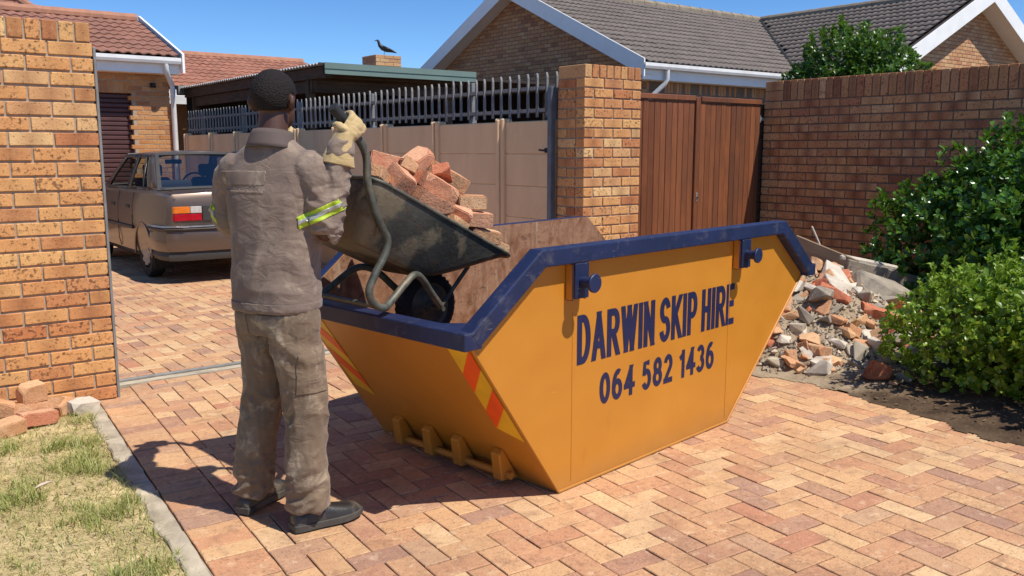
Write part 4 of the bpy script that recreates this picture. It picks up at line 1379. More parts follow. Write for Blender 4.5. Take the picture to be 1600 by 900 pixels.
# wheel
wc = bp(0.575, WBW/2, 0.775)
WR = 0.165
wheel = MB()
prof_t = [(0.0, 0.036), (0.022, 0.040), (0.045, 0.030), (0.052, 0.0), (0.045, -0.030), (0.022, -0.040), (0.0, -0.036)]
rings = []
for k in range(40):
    a = 2*math.pi*k/40
    rd = BX*math.cos(a)+BZ*math.sin(a)
    rings.append([wc+rd*(WR-0.052+p[0])+BYv*p[1] for p in prof_t])
wheel.loft(rings+[rings[0]], caps=False, closed=True)
wo = wbuild(wheel, 'wheel', M['black_matte'], smooth=True, angle=60)
mb = MB()
for k in range(36):
    a = 2*math.pi*k/36
    rd = BX*math.cos(a)+BZ*math.sin(a); tg = -BX*math.sin(a)+BZ*math.cos(a)
    for sg in (-1, 1):
        c = wc+rd*(WR-0.004)+BYv*(0.013*sg)
        mb.add([c-tg*.006-BYv*.011+rd*.004, c+tg*.006-BYv*.011+rd*.004, c+tg*.006+BYv*.011+rd*.004, c-tg*.006+BYv*.011+rd*.004, c-tg*.006-BYv*.011-rd*.006, c+tg*.006-BYv*.011-rd*.006, c+tg*.006+BYv*.011-rd*.006, c-tg*.006+BYv*.011-rd*.006], [(0, 1, 2, 3), (0, 4, 5, 1), (1, 5, 6, 2), (2, 6, 7, 3), (3, 7, 4, 0)])
mb.build('tread', M['black_matte'], wo)
mb = MB()
mb.loft([[wc+(BX*math.cos(a)+BZ*math.sin(a))*r+BYv*y for a in [2*math.pi*i/28 for i in range(28)]] for r, y in ((0.03, -0.045), (0.03, -0.03), (0.10, -0.02), (0.114, -0.034), (0.116, -0.034), (0.116, 0.034), (0.114, 0.034), (0.10, 0.02), (0.03, 0.03), (0.03, 0.045))])
mb.build('rim', M['tube'], wo, smooth=True, angle=40)
mb = MB(); mb.cyl(wc-BYv*.13, wc+BYv*.13, 0.011, 10); mb.build('axle', M['tube'], wo)
# front braces from axle to tray nose
for sg in (-1, 1):
    mb = MB(); mb.tube([wc+BYv*(.10*sg), bp(0.76, WBW/2+.10*sg, 0.955)], 0.010, 8); wbuild(mb, 'nose_brace', M['tube'], smooth=True, angle=50)
# tray: lofted pan
TR0 = bp(0.085, WBW/2, 1.392); TU = (bp(0.92, WBW/2, 0.995)-TR0).normalized(); TN = TU.cross(-BYv).normalized()
if TN.z < 0:
    TN = -TN
TL = (bp(0.92, WBW/2, 0.995)-TR0).length
def tray_ring(depth_f, n=44):
    """depth_f 0 rim .. 1 bottom"""
    e = depth_f
    u0 = 0.0+0.10*e**1.2; u1 = TL-(0.40*e**0.85)
    hw0 = 0.285-0.105*e**1.3; hw1 = 0.255-0.085*e**1.1
    pts = []
    rc = 0.075-0.01*e
    # rounded rectangle corners
    cs = [(u0, -hw0, 180, 270), (u1, -hw1, 270, 360), (u1, hw1, 0, 90), (u0, hw0, 90, 180)]
    for (cu, cw, a0, a1) in cs:
        ccu = cu+rc if cu == u0 else cu-rc
        ccw = cw+rc if cw < 0 else cw-rc
        for k in range(n//4):
            a = R(a0+(a1-a0)*k/(n//4-1))
            pts.append((ccu+rc*math.cos(a), ccw+rc*math.sin(a)))
    return [TR0+TU*u+BYv*w-TN*(0.255*(1-(1-e)**1.25)) for u, w in pts]
mb = MB()
levels = [0, 0.08, 0.2, 0.35, 0.5, 0.65, 0.8, 0.92, 1.0]
mb.loft([tray_ring(e) for e in levels], caps=False)
last = tray_ring(1.0)
mb.add(last, [tuple(range(len(last)))])
tr = wbuild(mb, 'tray', M['tray'], smooth=True, angle=40)
sm = tr.modifiers.new('thick', 'SOLIDIFY'); sm.thickness = 0.004; sm.offset = -1
mb = MB(); ring = tray_ring(0.0); mb.tube(ring+[ring[0]], 0.008, 8, caps=False); mb.build('rolled_edge', M['tube'], tr, smooth=True)

# ------------------------------------------------------------------ bricks heaped in the barrow
def lump(l, w, h, mat, seed, rough=0.008, cut=0.5, name='brick'):
    """weathered / broken brick: box with knocked corners"""
    rr = random.Random(seed)
    bm = bmesh.new()
    bmesh.ops.create_cube(bm, size=1.0)
    for v in bm.verts:
        v.co = Vector((v.co.x*l, v.co.y*w, v.co.z*h))
    for k in range(rr.randint(2, 4)):
        nrm = Vector((rr.choice((-1, 1))*rr.uniform(.5, 1), rr.choice((-1, 1))*rr.uniform(.3, 1), rr.choice((-1, 1))*rr.uniform(.3, 1)))
        nrm = Vector((nrm.x/l, nrm.y/w, nrm.z/h)).normalized()
        corner = Vector((math.copysign(l/2, nrm.x), math.copysign(w/2, nrm.y), math.copysign(h/2, nrm.z)))
        pt = corner-nrm*rr.uniform(0.006, 0.022)*(1+cut*1.5)
        r = bmesh.ops.bisect_plane(bm, geom=bm.verts[:]+bm.edges[:]+bm.faces[:], plane_co=pt, plane_no=nrm, clear_outer=True)
        bmesh.ops.holes_fill(bm, edges=[e for e in bm.edges if e.is_boundary])
    bmesh.ops.bevel(bm, geom=bm.edges[:], offset=0.005, segments=2, affect='EDGES', clamp_overlap=True)
    bmesh.ops.triangulate(bm, faces=bm.faces[:])
    for k in range(3):
        bmesh.ops.subdivide_edges(bm, edges=[e for e in bm.edges if e.calc_length() > 0.03], cuts=1)
        bmesh.ops.triangulate(bm, faces=[f for f in bm.faces if len(f.verts) > 3])
    bm.normal_update()
    for v in bm.verts:
        q = v.co*22+Vector((seed*3.1, 0, 0)); q2 = v.co*60+Vector((seed*1.7, 0, 0))
        v.co += v.normal*(rough*.55*mnoise.noise(q)+rough*.25*mnoise.noise(q2))
    for f in bm.faces:
        f.smooth = True
    me = bpy.data.meshes.new(name); bm.to_mesh(me); bm.free()
    me.materials.append(mat); me.set_sharp_from_angle(angle=R(38)); me.update()
    return me
def put(name, me, loc, rot, label, cat, group):
    o = link(name, me); o.location = loc
    o.rotation_euler = [R(a) for a in rot]
    return tag(o, label, cat, group)
GB = 'bricks loaded in the wheelbarrow'
bar = [  # s, o, z, l, w, h, rot(x,y,z), material, label
 (0.54, 0.26, 1.455, .205, .104, .074, (12, -18, 22), 'brick_red', 'red brick with a round hole lying on top of the wheelbarrow load'),
 (0.40, 0.33, 1.440, .17, .104, .09, (-8, 14, -20), 'brick_red', 'rounded red half brick at the far top of the wheelbarrow load'),
 (0.215, 0.13, 1.395, .15, .09, .06, (10, 22, 35), 'brick_tan', 'pale brick piece wedged by the wheelbarrow rim near the gloved hand'),
 (0.325, 0.11, 1.375, .18, .10, .085, (35, -20, 70), 'brick_red', 'pinkish broken brick leaning up at the near wheelbarrow rim'),
 (0.695, 0.22, 1.375, .222, .106, .074, (24, 22, 4), 'brick_tan', 'whole tan brick with dark pits tilted down on wheelbarrow load'),
 (0.545, 0.12, 1.335, .205, .10, .080, (18, 30, -12), 'brick_red', 'red brick with white mortar edge in middle of wheelbarrow load'),
 (0.470, 0.07, 1.275, .20, .09, .070, (14, 27, -6), 'brick_red', 'long red brick lying along the near rim of the wheelbarrow'),
 (0.485, 0.24, 1.355, .16, .10, .07, (-20, 8, 55), 'brick_orange', 'dark shadowed brick piece in the hollow of the wheelbarrow load'),
 (0.790, 0.17, 1.258, .150, .106, .072, (2, 3, -30), 'brick_tan', 'pale half brick on top of the small stack near wheelbarrow nose'),
 (0.785, 0.14, 1.180, .175, .106, .072, (4, 6, -26), 'brick_red', 'second brick down in the small stack near wheelbarrow nose'),
 (0.835, 0.13, 1.100, .170, .106, .066, (6, 12, -20), 'brick_tan', 'third brick down in the small stack near wheelbarrow nose'),
 (0.915, 0.14, 1.038, .130, .106, .070, (6, 20, -14), 'brick_tan', 'pale broken brick sitting right at the wheelbarrow lip'),
 (0.60, 0.06, 1.175, .12, .07, .05, (10, 28, 10), 'brick_tan', 'small pale brick scrap along the near wheelbarrow rim'),
 (0.62, 0.40, 1.39, .20, .104, .074, (-10, 20, -40), 'brick_orange', 'orange brick on the far side of the wheelbarrow load'),
 (0.74, 0.36, 1.27, .20, .104, .074, (8, 24, 15), 'brick_orange', 'orange brick low behind the tan brick in the wheelbarrow'),
 (0.44, 0.20, 1.430, .13, .08, .06, (30, 10, 60), 'brick_tan', 'small dusty tan piece perched between red bricks atop wheelbarrow load'),
 (0.61, 0.17, 1.395, .12, .09, .06, (-10, 30, 40), 'brick_orange', 'small orange piece behind the tilted tan brick in wheelbarrow'),
 (0.66, 0.10, 1.215, .11, .08, .06, (20, 26, -30), 'brick_red', 'small red piece between the near rim and the nose stack'),
 (0.34, 0.24, 1.33, .20, .104, .074, (0, 26, 5), 'brick_orange', 'orange brick under the red ones deep in the wheelbarrow'),
]
for i, (s, o_, z, l, w, h, rot, mt, lab) in enumerate(bar):
    put('brick', lump(l*.9, w*.9, h*.92, M[mt], 100+i, 0.005, 0.15), bp(s, o_, z), (rot[0], rot[1], rot[2]+8), lab, 'brick', GB)
# hidden fill so that the load rests on something: bricks lying on the tray floor
for i, (s, o_, z, a) in enumerate(((0.25, .26, 1.245, 10), (0.45, .18, 1.165, 80), (0.46, .34, 1.16, 75), (0.62, .26, 1.12, 20), (0.76, .26, 1.10, 60), (0.56, .30, 1.26, 10))):
    put('brick', lump(.21, .104, .074, M['brick_orange'], 140+i), bp(s, o_, z), (0, 25, a), 'brick buried at the bottom of the wheelbarrow load', 'brick', 'buried bricks in the wheelbarrow')

# ------------------------------------------------------------------ loose bricks by the left wall
GL = 'loose bricks on the grass by the wall'
for i, (x, y, z, l, w, h, rot, mt, lab, nm) in enumerate([
 (0.775, 5.44, 0.150, .13, .106, .10, (6, -4, 14), 'brick_tan', 'pale square half brick standing on top of the loose brick pile by wall', 'brick'),
 (0.735, 5.43, 0.062, .24, .11, .075, (-8, 6, 12), 'brick_tan', 'large tan brick with hollowed top carrying the square half brick', 'brick'),
 (0.60, 5.40, 0.10, .16, .10, .085, (4, 8, -8), 'brick_tan', 'tan brick at the left end of loose pile, above the corner stone', 'brick'),
 (0.60, 5.20, 0.035, .19, .11, .075, (4, -4, 22), 'brick_tan', 'rounded brick lying on the grass in front of loose pile', 'brick'),
 (0.775, 5.30, 0.035, .19, .11, .075, (-6, 4, 10), 'brick_red', 'brown brick low in front of loose pile beneath the hollowed one', 'brick'),
 (0.875, 5.44, 0.055, .10, .11, .10, (0, 20, 60), 'brick_tan', 'upright tan brick end leaning between the loose pile and wall', 'brick'),
 (0.925, 5.43, 0.040, .13, .09, .075, (0, -12, 40), 'brick_tan', 'small rounded brown brick beside the speckled stone by wall', 'brick'),
 (1.02, 5.40, 0.035, .16, .11, .07, (8, 6, 20), 'plaster', 'white speckled chunk of concrete at the right end of loose pile', 'stone')]):
    put(nm if nm == 'brick' else 'concrete_chunk', lump(l, w, h, M[mt], 200+i, 0.008, 0.25), (x, y, z), rot, lab, nm, GL)

# ------------------------------------------------------------------ rubble heap
def chunk(lx, ly, lz, mat, seed, n=14, name='chunk', rough=0.12):
    rr = random.Random(seed)
    bm = bmesh.new()
    for k in range(n):
        p = Vector((rr.uniform(-1, 1), rr.uniform(-1, 1), rr.uniform(-1, 1)))
        ax = rr.randint(0, 2); p[ax] = math.copysign(1, p[ax])*rr.uniform(1-rough, 1)
        bm.verts.new((p.x*lx/2, p.y*ly/2, p.z*lz/2))
    r = bmesh.ops.convex_hull(bm, input=bm.verts[:])
    for v in [v for v in bm.verts if not v.link_faces]:
        bm.verts.remove(v)
    bmesh.ops.recalc_face_normals(bm, faces=bm.faces)
    bmesh.ops.bevel(bm, geom=[e for e in bm.edges if e.calc_face_angle(0) > 0.5], offset=min(lx, ly, lz)*.05, segments=1, affect='EDGES', clamp_overlap=True)
    me = bpy.data.meshes.new(name); bm.to_mesh(me); bm.free(); me.materials.append(mat); me.update()
    return me
GR = 'rubble on the heap'
M['brick_shaded'] = brick_mat('shaded_terracotta', [(0, srgb(128, 66, 48)), (1, srgb(144, 78, 56))], 0.4, srgb(80, 46, 38), 0.8)  # terracotta darkened: the shade it lies in is put into its colour
big = [
 (6.02, 3.74, 0.52, .44, .26, .10, (24, -20, 38), 'plaster', 'chunk', 'broad white plastered slab lying across the rubble heap', 'slab'),
 (6.40, 3.62, 0.36, .46, .36, .32, (14, 16, -20), 'concrete_grey', 'chunk', 'largest rough grey concrete boulder on the rubble heap', 'boulder'),
 (5.80, 3.60, 0.44, .24, .11, .09, (-20, 28, -62), 'brick_orange', 'brick', 'long orange brick pointing downhill in the middle of rubble heap', 'brick'),
 (5.68, 3.62, 0.45, .20, .17, .13, (12, 8, 30), 'concrete_grey', 'chunk', 'dark lumpy stone tucked beneath the white slab on heap', 'stone'),
 (5.75, 4.02, 0.60, .34, .20, .15, (6, -8, 20), 'brick_tan', 'chunk', 'pinkish rounded lump at the heap top beside skip end', 'stone'),
 (6.10, 3.96, 0.60, .13, .10, .10, (10, 20, 40), 'brick_tan', 'brick', 'small tan cube behind the white slab on rubble heap', 'brick'),
 (6.22, 3.74, 0.47, .20, .11, .08, (30, -20, 60), 'brick_tan', 'brick', 'yellow brick leaning against grey boulder on the heap', 'brick'),
 (6.05, 3.60, 0.43, .20, .106, .07, (20, 12, 24), 'brick_tan', 'brick', 'pale flat brick lying between white slab and grey boulder', 'brick'),
 (5.62, 3.86, 0.50, .22, .18, .10, (14, -14, 10), 'plaster', 'chunk', 'whitish plaster lump near the heap top beside skip', 'stone'),
 (5.48, 3.80, 0.42, .18, .12, .11, (0, 20, -30), 'brick_tan', 'chunk', 'reddish cobble high on the heap next to skip edge', 'stone'),
 (5.40, 3.76, 0.34, .15, .13, .10, (20, 10, 60), 'brick_tan', 'chunk', 'round faced broken cobble on left flank of heap', 'stone'),
 (6.22, 3.42, 0.29, .26, .12, .07, (10, 4, -14), 'plaster', 'chunk', 'flat pale stone lying just below the grey boulder', 'stone'),
 (6.02, 3.38, 0.30, .24, .11, .10, (12, 18, -40), 'brick_orange', 'brick', 'orange brick pair end sticking out beside near bush', 'brick'),
 (6.18, 3.30, 0.27, .20, .11, .09, (0, -14, 30), 'brick_tan', 'brick', 'brown brick half hidden by the near bush on heap', 'brick'),
 (5.62, 3.44, 0.29, .18, .106, .06, (18, 8, 14), 'brick_tan', 'brick', 'flat tan half brick in the centre of lower heap', 'brick'),
 (5.80, 3.22, 0.19, .28, .15, .06, (16, 12, -24), 'plaster', 'chunk', 'wide white flake at the lower right of rubble heap', 'flake'),
 (5.46, 3.34, 0.17, .16, .10, .06, (16, -10, 100), 'plaster', 'chunk', 'bright white teardrop shaped flake low on the heap', 'flake'),
 (5.52, 3.20, 0.12, .20, .10, .08, (10, 4, -30), 'concrete', 'chunk', 'long pale stone at the heap foot near terracotta block', 'stone'),
 (5.20, 3.28, 0.08, .20, .13, .08, (12, -10, 10), 'plaster', 'chunk', 'white lump at the very foot of rubble heap', 'stone'),
 (5.62, 3.36, 0.22, .16, .10, .07, (30, 20, 70), 'brick_tan', 'brick', 'upright tan brick piece near the white teardrop flake', 'brick'),
 (5.02, 3.52, 0.06, .20, .11, .06, (4, 6, 12), 'concrete', 'chunk', 'flat pale stone at left foot of heap beside skip', 'stone'),
 (5.10, 3.44, 0.075, .18, .106, .055, (6, 0, -8), 'brick_tan', 'brick', 'flat brown brick at left foot of rubble heap', 'brick'),
 (5.08, 3.68, 0.17, .18, .106, .07, (14, 24, -40), 'brick_orange', 'brick', 'orange brick tilted against skip side of rubble heap', 'brick'),
 (5.18, 3.70, 0.21, .16, .10, .07, (20, -18, 50), 'brick_orange', 'brick', 'second orange brick above the tilted one by skip', 'brick'),
 (5.34, 3.58, 0.25, .16, .12, .08, (0, 12, 30), 'concrete', 'chunk', 'grey oval stone halfway down the left of heap', 'stone'),
 (5.30, 3.46, 0.19, .14, .09, .07, (22, 0, -50), 'brick_tan', 'brick', 'small yellow brick end in the left middle of heap', 'brick'),
 (5.26, 2.92, 0.07, .24, .13, .13, (24, 14, 36), 'brick_shaded', 'brick', 'dark terracotta block in shade at the near bush foot', 'block'),
 (5.36, 2.80, 0.05, .14, .10, .06, (8, 0, 40), 'concrete_grey', 'chunk', 'small grey stone beside the terracotta block in shade', 'stone'),
 (5.23, 2.78, 0.03, .13, .08, .05, (0, 8, 10), 'brick_tan', 'chunk', 'little pinkish stone in front of the terracotta block', 'stone'),
]
for i, (x, y, z, lx, ly, lz, rot, mt, kind, lab, cat) in enumerate(big):
    me = lump(lx, ly, lz, M[mt], 300+i, 0.014, 1.0) if kind == 'brick' else chunk(lx, ly, lz, M[mt], 300+i, 16)
    put({'brick': 'broken_brick', 'chunk': 'rubble_chunk'}[kind], me, (x, y, z), rot, lab, cat, GR)
rr = random.Random(77)
kinds = [('brick_orange', 'small orange brick fragment scattered on the rubble heap'), ('brick_tan', 'small tan brick fragment scattered on the rubble heap'), ('plaster', 'small white plaster fragment scattered on the rubble heap'), ('concrete_grey', 'small grey concrete fragment scattered on the rubble heap')]
protos = {k: [chunk(.11, .085, .06, M[k], 500+j, 12) for j in range(4)] for k, _ in kinds}
cnt = 0
while cnt < 190:
    x = rr.uniform(4.92, 6.75); y = rr.uniform(3.02, 4.45)
    d = math.hypot((x-6.05)/1.40, (y-4.15)/1.22)
    if d > 1 or (x < 5.0 and y < 3.45) or y > 3.55+0.55*(x-5.0)+.25 or rr.random() < .15*d:
        continue
    k, lab = rr.choice(kinds[:1]+kinds[1:2]*3+kinds[2:3]*2+kinds[3:]*2)
    s = rr.uniform(0.6, 1.2)+rr.random()**3*.9
    o = put('rubble_fragment', rr.choice(protos[k]), (x, y, bed_z(x, y)+0.018*s), (rr.uniform(0, 360), rr.uniform(-40, 40), rr.uniform(0, 360)), lab, 'rubble', 'small rubble fragments')
    o.scale = (s, s*rr.uniform(.8, 1.2), s)
    cnt += 1
# fine gravel in the heap
V = []; F = []; rs = np.random.RandomState(4)
def stones(n, xs, ys, zf, smin, smax, keep):
    V = []; F = []
    base = np.array([(1, 0, 0), (-1, 0, 0), (0, 1, 0), (0, -1, 0), (0, 0, 1), (0, 0, -1)], float)
    fc = [(0, 2, 4), (2, 1, 4), (1, 3, 4), (3, 0, 4), (2, 0, 5), (1, 2, 5), (3, 1, 5), (0, 3, 5)]
    c = 0
    while c < n:
        x = rs.uniform(*xs); y = rs.uniform(*ys)
        if not keep(x, y):
            continue
        s = smin+(smax-smin)*rs.rand()**2.5
        P = base*(s*rs.uniform(.6, 1.2, (6, 1)))+rs.normal(0, s*.18, (6, 3))
        b = len(V)
        z = zf(x, y)+s*.3
        V.extend((P+np.array([x, y, z])).tolist()); F.extend([tuple(b+i for i in f) for f in fc]); c += 1
    return V, F
M['gravel'] = plain('mixed_gravel', srgb(178, 162, 140), 0.9, var=0.15, scale=20, bump=0.4, per_piece=0.7)
mb = MB(); mb.add(*stones(7500, (4.9, 7.0), (3.05, 4.9), bed_z, .006, .03, lambda x, y: math.hypot((x-5.85)/1.15, (y-3.95)/0.95) < 1 and x > 4.93 and (x > 5.05 or y > 3.45)))
tag(stuff(mb.build('gravel', M['gravel'])), 'fine gravel and crumbled mortar spread over rubble heap', 'gravel')
# boards and posts at the back of the heap
def beam(name, a, b, h, t, mat, label, cat, bev=.006):
    a = Vector(a); b = Vector(b); d = (b-a); L = d.length; x = d.normalized(); z = (Vector((0, 0, 1))-x*x.z).normalized(); y = z.cross(x)
    mb = MB(); mb.box((0, -t/2, -h), (L, t/2, 0))
    me = mb.mesh(name, mat, bevel=bev)
    o = link(name, me, M=frame(a, x, y, z)); return tag(o, label, cat, GR)
M['weathered'] = plain('weathered_board', srgb(168, 140, 108), 0.85, var=0.2, scale=6, bump=0.4, stretch=(.3, 2, 2), dirt=srgb(104, 84, 66), dirt_amt=.6)
beam('board', (6.50, 4.42, .785), (6.66, 3.92, .60), .34, .022, M['weathered'], 'thin weathered board standing on edge at back of rubble heap', 'board')
beam('concrete_beam', (6.62, 4.00, .61), (7.10, 3.62, .46), .20, .085, M['concrete_grey'], 'grey concrete beam slanting behind the rubble towards the hedge', 'beam')
beam('concrete_beam', (6.62, 4.08, .645), (6.98, 3.76, .55), .05, .10, M['plaster'], 'pale broken kerb piece lying along the grey concrete beam', 'beam', .015)
beam('picket', (6.64, 4.36, .86), (6.70, 4.29, .66), .016, .016, M['plaster'], 'short white stick poking up behind the rubble boards', 'stick')

# ------------------------------------------------------------------ fallen leaf on the grass
mb = MB(); mb.add([(-.045, 0, .0), (-.015, .014, .008), (.02, .012, .010), (.045, 0, .004), (.02, -.013, .012), (-.015, -.013, .009), (0, 0, .001)], [(0, 1, 6), (1, 2, 6), (2, 3, 6), (3, 4, 6), (4, 5, 6), (5, 0, 6)])
M['dry_leaf'] = plain('dry_leaf', srgb(196, 176, 158), 0.7, var=.1)
tag(mb.build('dry_leaf', M['dry_leaf'], loc=(0.615, 4.183, 0.035), rotz=R(20)), 'single pale curled dry leaf lying on the grass', 'leaf')

# ================================================================== CAR
def car_paint():
    nt = NT('bronze_metallic_paint')
    v = nt.coord()
    n = nt.noise(v, 900.0, 1.0)
    c = nt.mix(n, srgb(92, 76, 64), srgb(110, 92, 78))
    nt.bsdf(c, 0.36, 0.4, None, 0.5, Coat_Weight=0.5, Coat_Roughness=0.08)
    return nt.mat
def glass_mat(name, tint, gl):
    nt = NT(name)
    tr = nt.n('BsdfTransparent', None, Color=tint)
    gs = nt.n('BsdfGlossy', None, Color=(1, 1, 1, 1), Roughness=0.02)
    lw = nt.n('LayerWeight', None, Blend=0.35)
    f = nt.math('ADD', nt.math('MULTIPLY', lw.outputs['Fresnel'], 0.14), gl, True)
    mx = nt.n('MixShader', None, Fac=f); nt.put(mx.inputs[1], tr.outputs[0]); nt.put(mx.inputs[2], gs.outputs[0])
    nt.t.links.new(mx.outputs[0], nt.out.inputs[0])
    return nt.mat
M['paint'] = car_paint()
M['glass'] = glass_mat('car_glass', (0.62, 0.66, 0.66, 1), 0.03)
M['lamp_red'] = plain('red_lens', srgb(170, 16, 34), 0.15, var=.1, scale=20, bump=.1)
M['lamp_amber'] = plain('amber_lens', srgb(222, 120, 40), 0.15, var=.1, scale=20, bump=.1)
M['lamp_clear'] = plain('clear_lens', srgb(196, 190, 184), 0.15, var=.1, scale=40, bump=.1)
M['hub'] = plain('silver_hubcap', srgb(150, 146, 140), 0.45, 0.3, var=.1)
M['trim'] = plain('charcoal_trim', srgb(58, 56, 54), 0.55, var=.1)
M['chrome'] = plain('bright_strip', srgb(190, 186, 180), 0.25, .8, var=.08)
M['seat'] = plain('grey_seat_cloth', srgb(64, 66, 72), 0.9, var=.12)
M['shelf'] = plain('pale_blue_sunshade', srgb(190, 208, 208), 0.6, var=.08)
CAR = thing('car', 'bronze brown four-door sedan parked in the driveway beyond brick wall', 'car', (3.69, 9.98, 0.0))
ZS = 1.06
def ring(y, hw, zb, zt):
    P = [(0, zb+.02), (hw*.88, zb), (hw*.965, zb+.07), (hw*.99, zb+(zt-zb)*.38), (hw*1.0, zb+(zt-zb)*.55), (hw*.985, zb+(zt-zb)*.80), (hw*.945, zt-.025), (hw*.88, zt), (0, zt+.022)]
    pts = [(x, y, z*ZS) for x, z in P]+[(-x, y, z*ZS) for x, z in P[-2:0:-1]]
    return pts
body = MB()
st = [(.06, .74, .40, .90), (.10, .79, .30, .955), (.30, .815, .24, .965), (.65, .83, .22, .975), (1.3, .835, .2, .965), (2.2, .835, .2, .955), (3.0, .83, .2, .945), (3.25, .825, .21, .925), (3.9, .80, .22, .80), (4.12, .76, .26, .72), (4.2, .70, .32, .62)]
body.loft([ring(*s) for s in st])
tmp = body.build('body', M['paint'], CAR, smooth=True, angle=35)
cut = MB()
for y in (.90, 3.36):
    cut.cyl((-1.2, y, .31), (1.2, y, .31), .335, 40)
co = link('cutter', cut.mesh('cutter', M['black']))
bo = tmp.modifiers.new('b', 'BOOLEAN'); bo.operation = 'DIFFERENCE'; bo.object = co; bo.solver = 'EXACT'
bpy.context.view_layer.update()
dg = bpy.context.evaluated_depsgraph_get()
nm = bpy.data.meshes.new_from_object(tmp.evaluated_get(dg))
tmp.modifiers.clear(); tmp.data = nm
bpy.data.objects.remove(co)
nm.polygons.foreach_set('use_smooth', [True]*len(nm.polygons)); nm.set_sharp_from_angle(angle=R(35))
# arch lips and dark liners
for y in (.90, 3.36):
    for sx in (-1, 1):
        mb = MB()
        arc = [(sx*(.826 if y < 2 else .815), y+.345*math.cos(a), .31+.345*math.sin(a)) for a in [R(-8+196*i/24) for i in range(25)]]
        mb.tube(arc, .014, 8); mb.build('arch_lip', M['paint'], tmp, smooth=True)
    mb = MB(); mb.box((-.62, y-.36, .2), (.62, y+.36, .66)); mb.build('arch_liner', M['black'], CAR)
# glasshouse
RB, RT, FB, FT = Vector((.715, .60, .975*ZS)), Vector((.56, 1.16, 1.375*ZS)), Vector((.715, 3.08, .95*ZS)), Vector((.565, 2.36, 1.37*ZS))
def sp(a, h, sx):
    p = RB.lerp(FB, a).lerp(RT.lerp(FT, a), h)
    bulge = .018*math.sin(math.pi*h)
    return Vector((sx*(p.x+bulge), p.y, p.z))
ac = [0, .155, .225, .24, .47, .525, .90, 1.0]
gl = {1: 'g', 3: 'g', 5: 'g', 2: 'k'}
for sx in (-1, 1):
    fr = MB()
    hc = [0, .07, .91, 1.0]
    for i in range(7):
        for j in range(3):
            isg = (j == 1 and gl.get(i) == 'g')
            q = [sp(ac[i], hc[j], sx), sp(ac[i+1], hc[j], sx), sp(ac[i+1], hc[j+1], sx), sp(ac[i], hc[j+1], sx)]
            if isg:
                g_ = MB(); ins = Vector((-sx*.008, 0, 0))
                n = 4
                R1 = [sp(ac[i], hc[j]+(hc[j+1]-hc[j])*k/n, sx)+ins for k in range(n+1)]; R2 = [sp(ac[i+1], hc[j]+(hc[j+1]-hc[j])*k/n, sx)+ins for k in range(n+1)]
                g_.loft([R1, R2], closed=False); g_.build('side_window', M['glass'], CAR, smooth=True)
                # black rubber around the pane
                rb = MB(); loop = R1+R2[::-1]; rb.tube([p-ins*1.1 for p in loop+[loop[0]]], .007, 6, caps=False); rb.build('window_seal', M['trim'], CAR)
            else:
                n = 4
                R1 = [sp(ac[i], hc[j]+(hc[j+1]-hc[j])*k/n, sx) for k in range(n+1)]; R2 = [sp(ac[i+1], hc[j]+(hc[j+1]-hc[j])*k/n, sx) for k in range(n+1)]
                fr.loft([R1, R2], closed=False)
    o = fr.build('side_frame', M['paint'], CAR, smooth=True, angle=40)
    sd = o.modifiers.new('t', 'SOLIDIFY'); sd.thickness = .02
def quad_glass(name, bl, br, tr_, tl, inset):
    bl, br, tr_, tl = [Vector(p) for p in (bl, br, tr_, tl)]
    n = 6
    def P(u, v):
        p = bl.lerp(br, u).lerp(tl.lerp(tr_, u), v)
        c = math.sin(math.pi*u)*.035
        return p+Vector((0, -c if name == 'rear_window' else c, c*.4))
    fm = MB()
    us = [0, inset[0]]+[inset[0]+(1-2*inset[0])*k/n for k in range(1, n)]+[1-inset[0], 1]
    vs_ = [0, inset[1], 1-inset[1], 1]
    gm = MB()
    for i in range(len(us)-1):
        for j in range(3):
            q = [P(us[i], vs_[j]), P(us[i+1], vs_[j]), P(us[i+1], vs_[j+1]), P(us[i], vs_[j+1])]
            if 0 < i < len(us)-2 and j == 1:
                gm.add(q, [(0, 1, 2, 3)])
            else:
                fm.add(q, [(0, 1, 2, 3)])
    go = gm.build(name, M['glass'], CAR, smooth=True)
    fo = fm.build('surround', M['trim'], go); sd = fo.modifiers.new('t', 'SOLIDIFY'); sd.thickness = .012
quad_glass('rear_window', (-RB.x, RB.y, RB.z), RB, RT, (-RT.x, RT.y, RT.z), (.035, .06))
quad_glass('windscreen', (-FB.x, FB.y, FB.z), FB, FT, (-FT.x, FT.y, FT.z), (.035, .06))
rfm = MB()
rows = []
for k in range(7):
    a = k/6
    y = RT.y-.03+(FT.y+.03-RT.y+.03)*a
    zc = 1.375*ZS+.035*math.sin(math.pi*(.15+.7*a))
    rows.append([(x*(RT.x+.012), y, zc-.05*abs(x)**2.5+.012) for x in (-1, -.8, -.5, 0, .5, .8, 1)])
rfm.loft(rows, closed=False)
o = rfm.build('roof_panel', M['paint'], CAR, smooth=True); sd = o.modifiers.new('t', 'SOLIDIFY'); sd.thickness = .03; sd.offset = -1
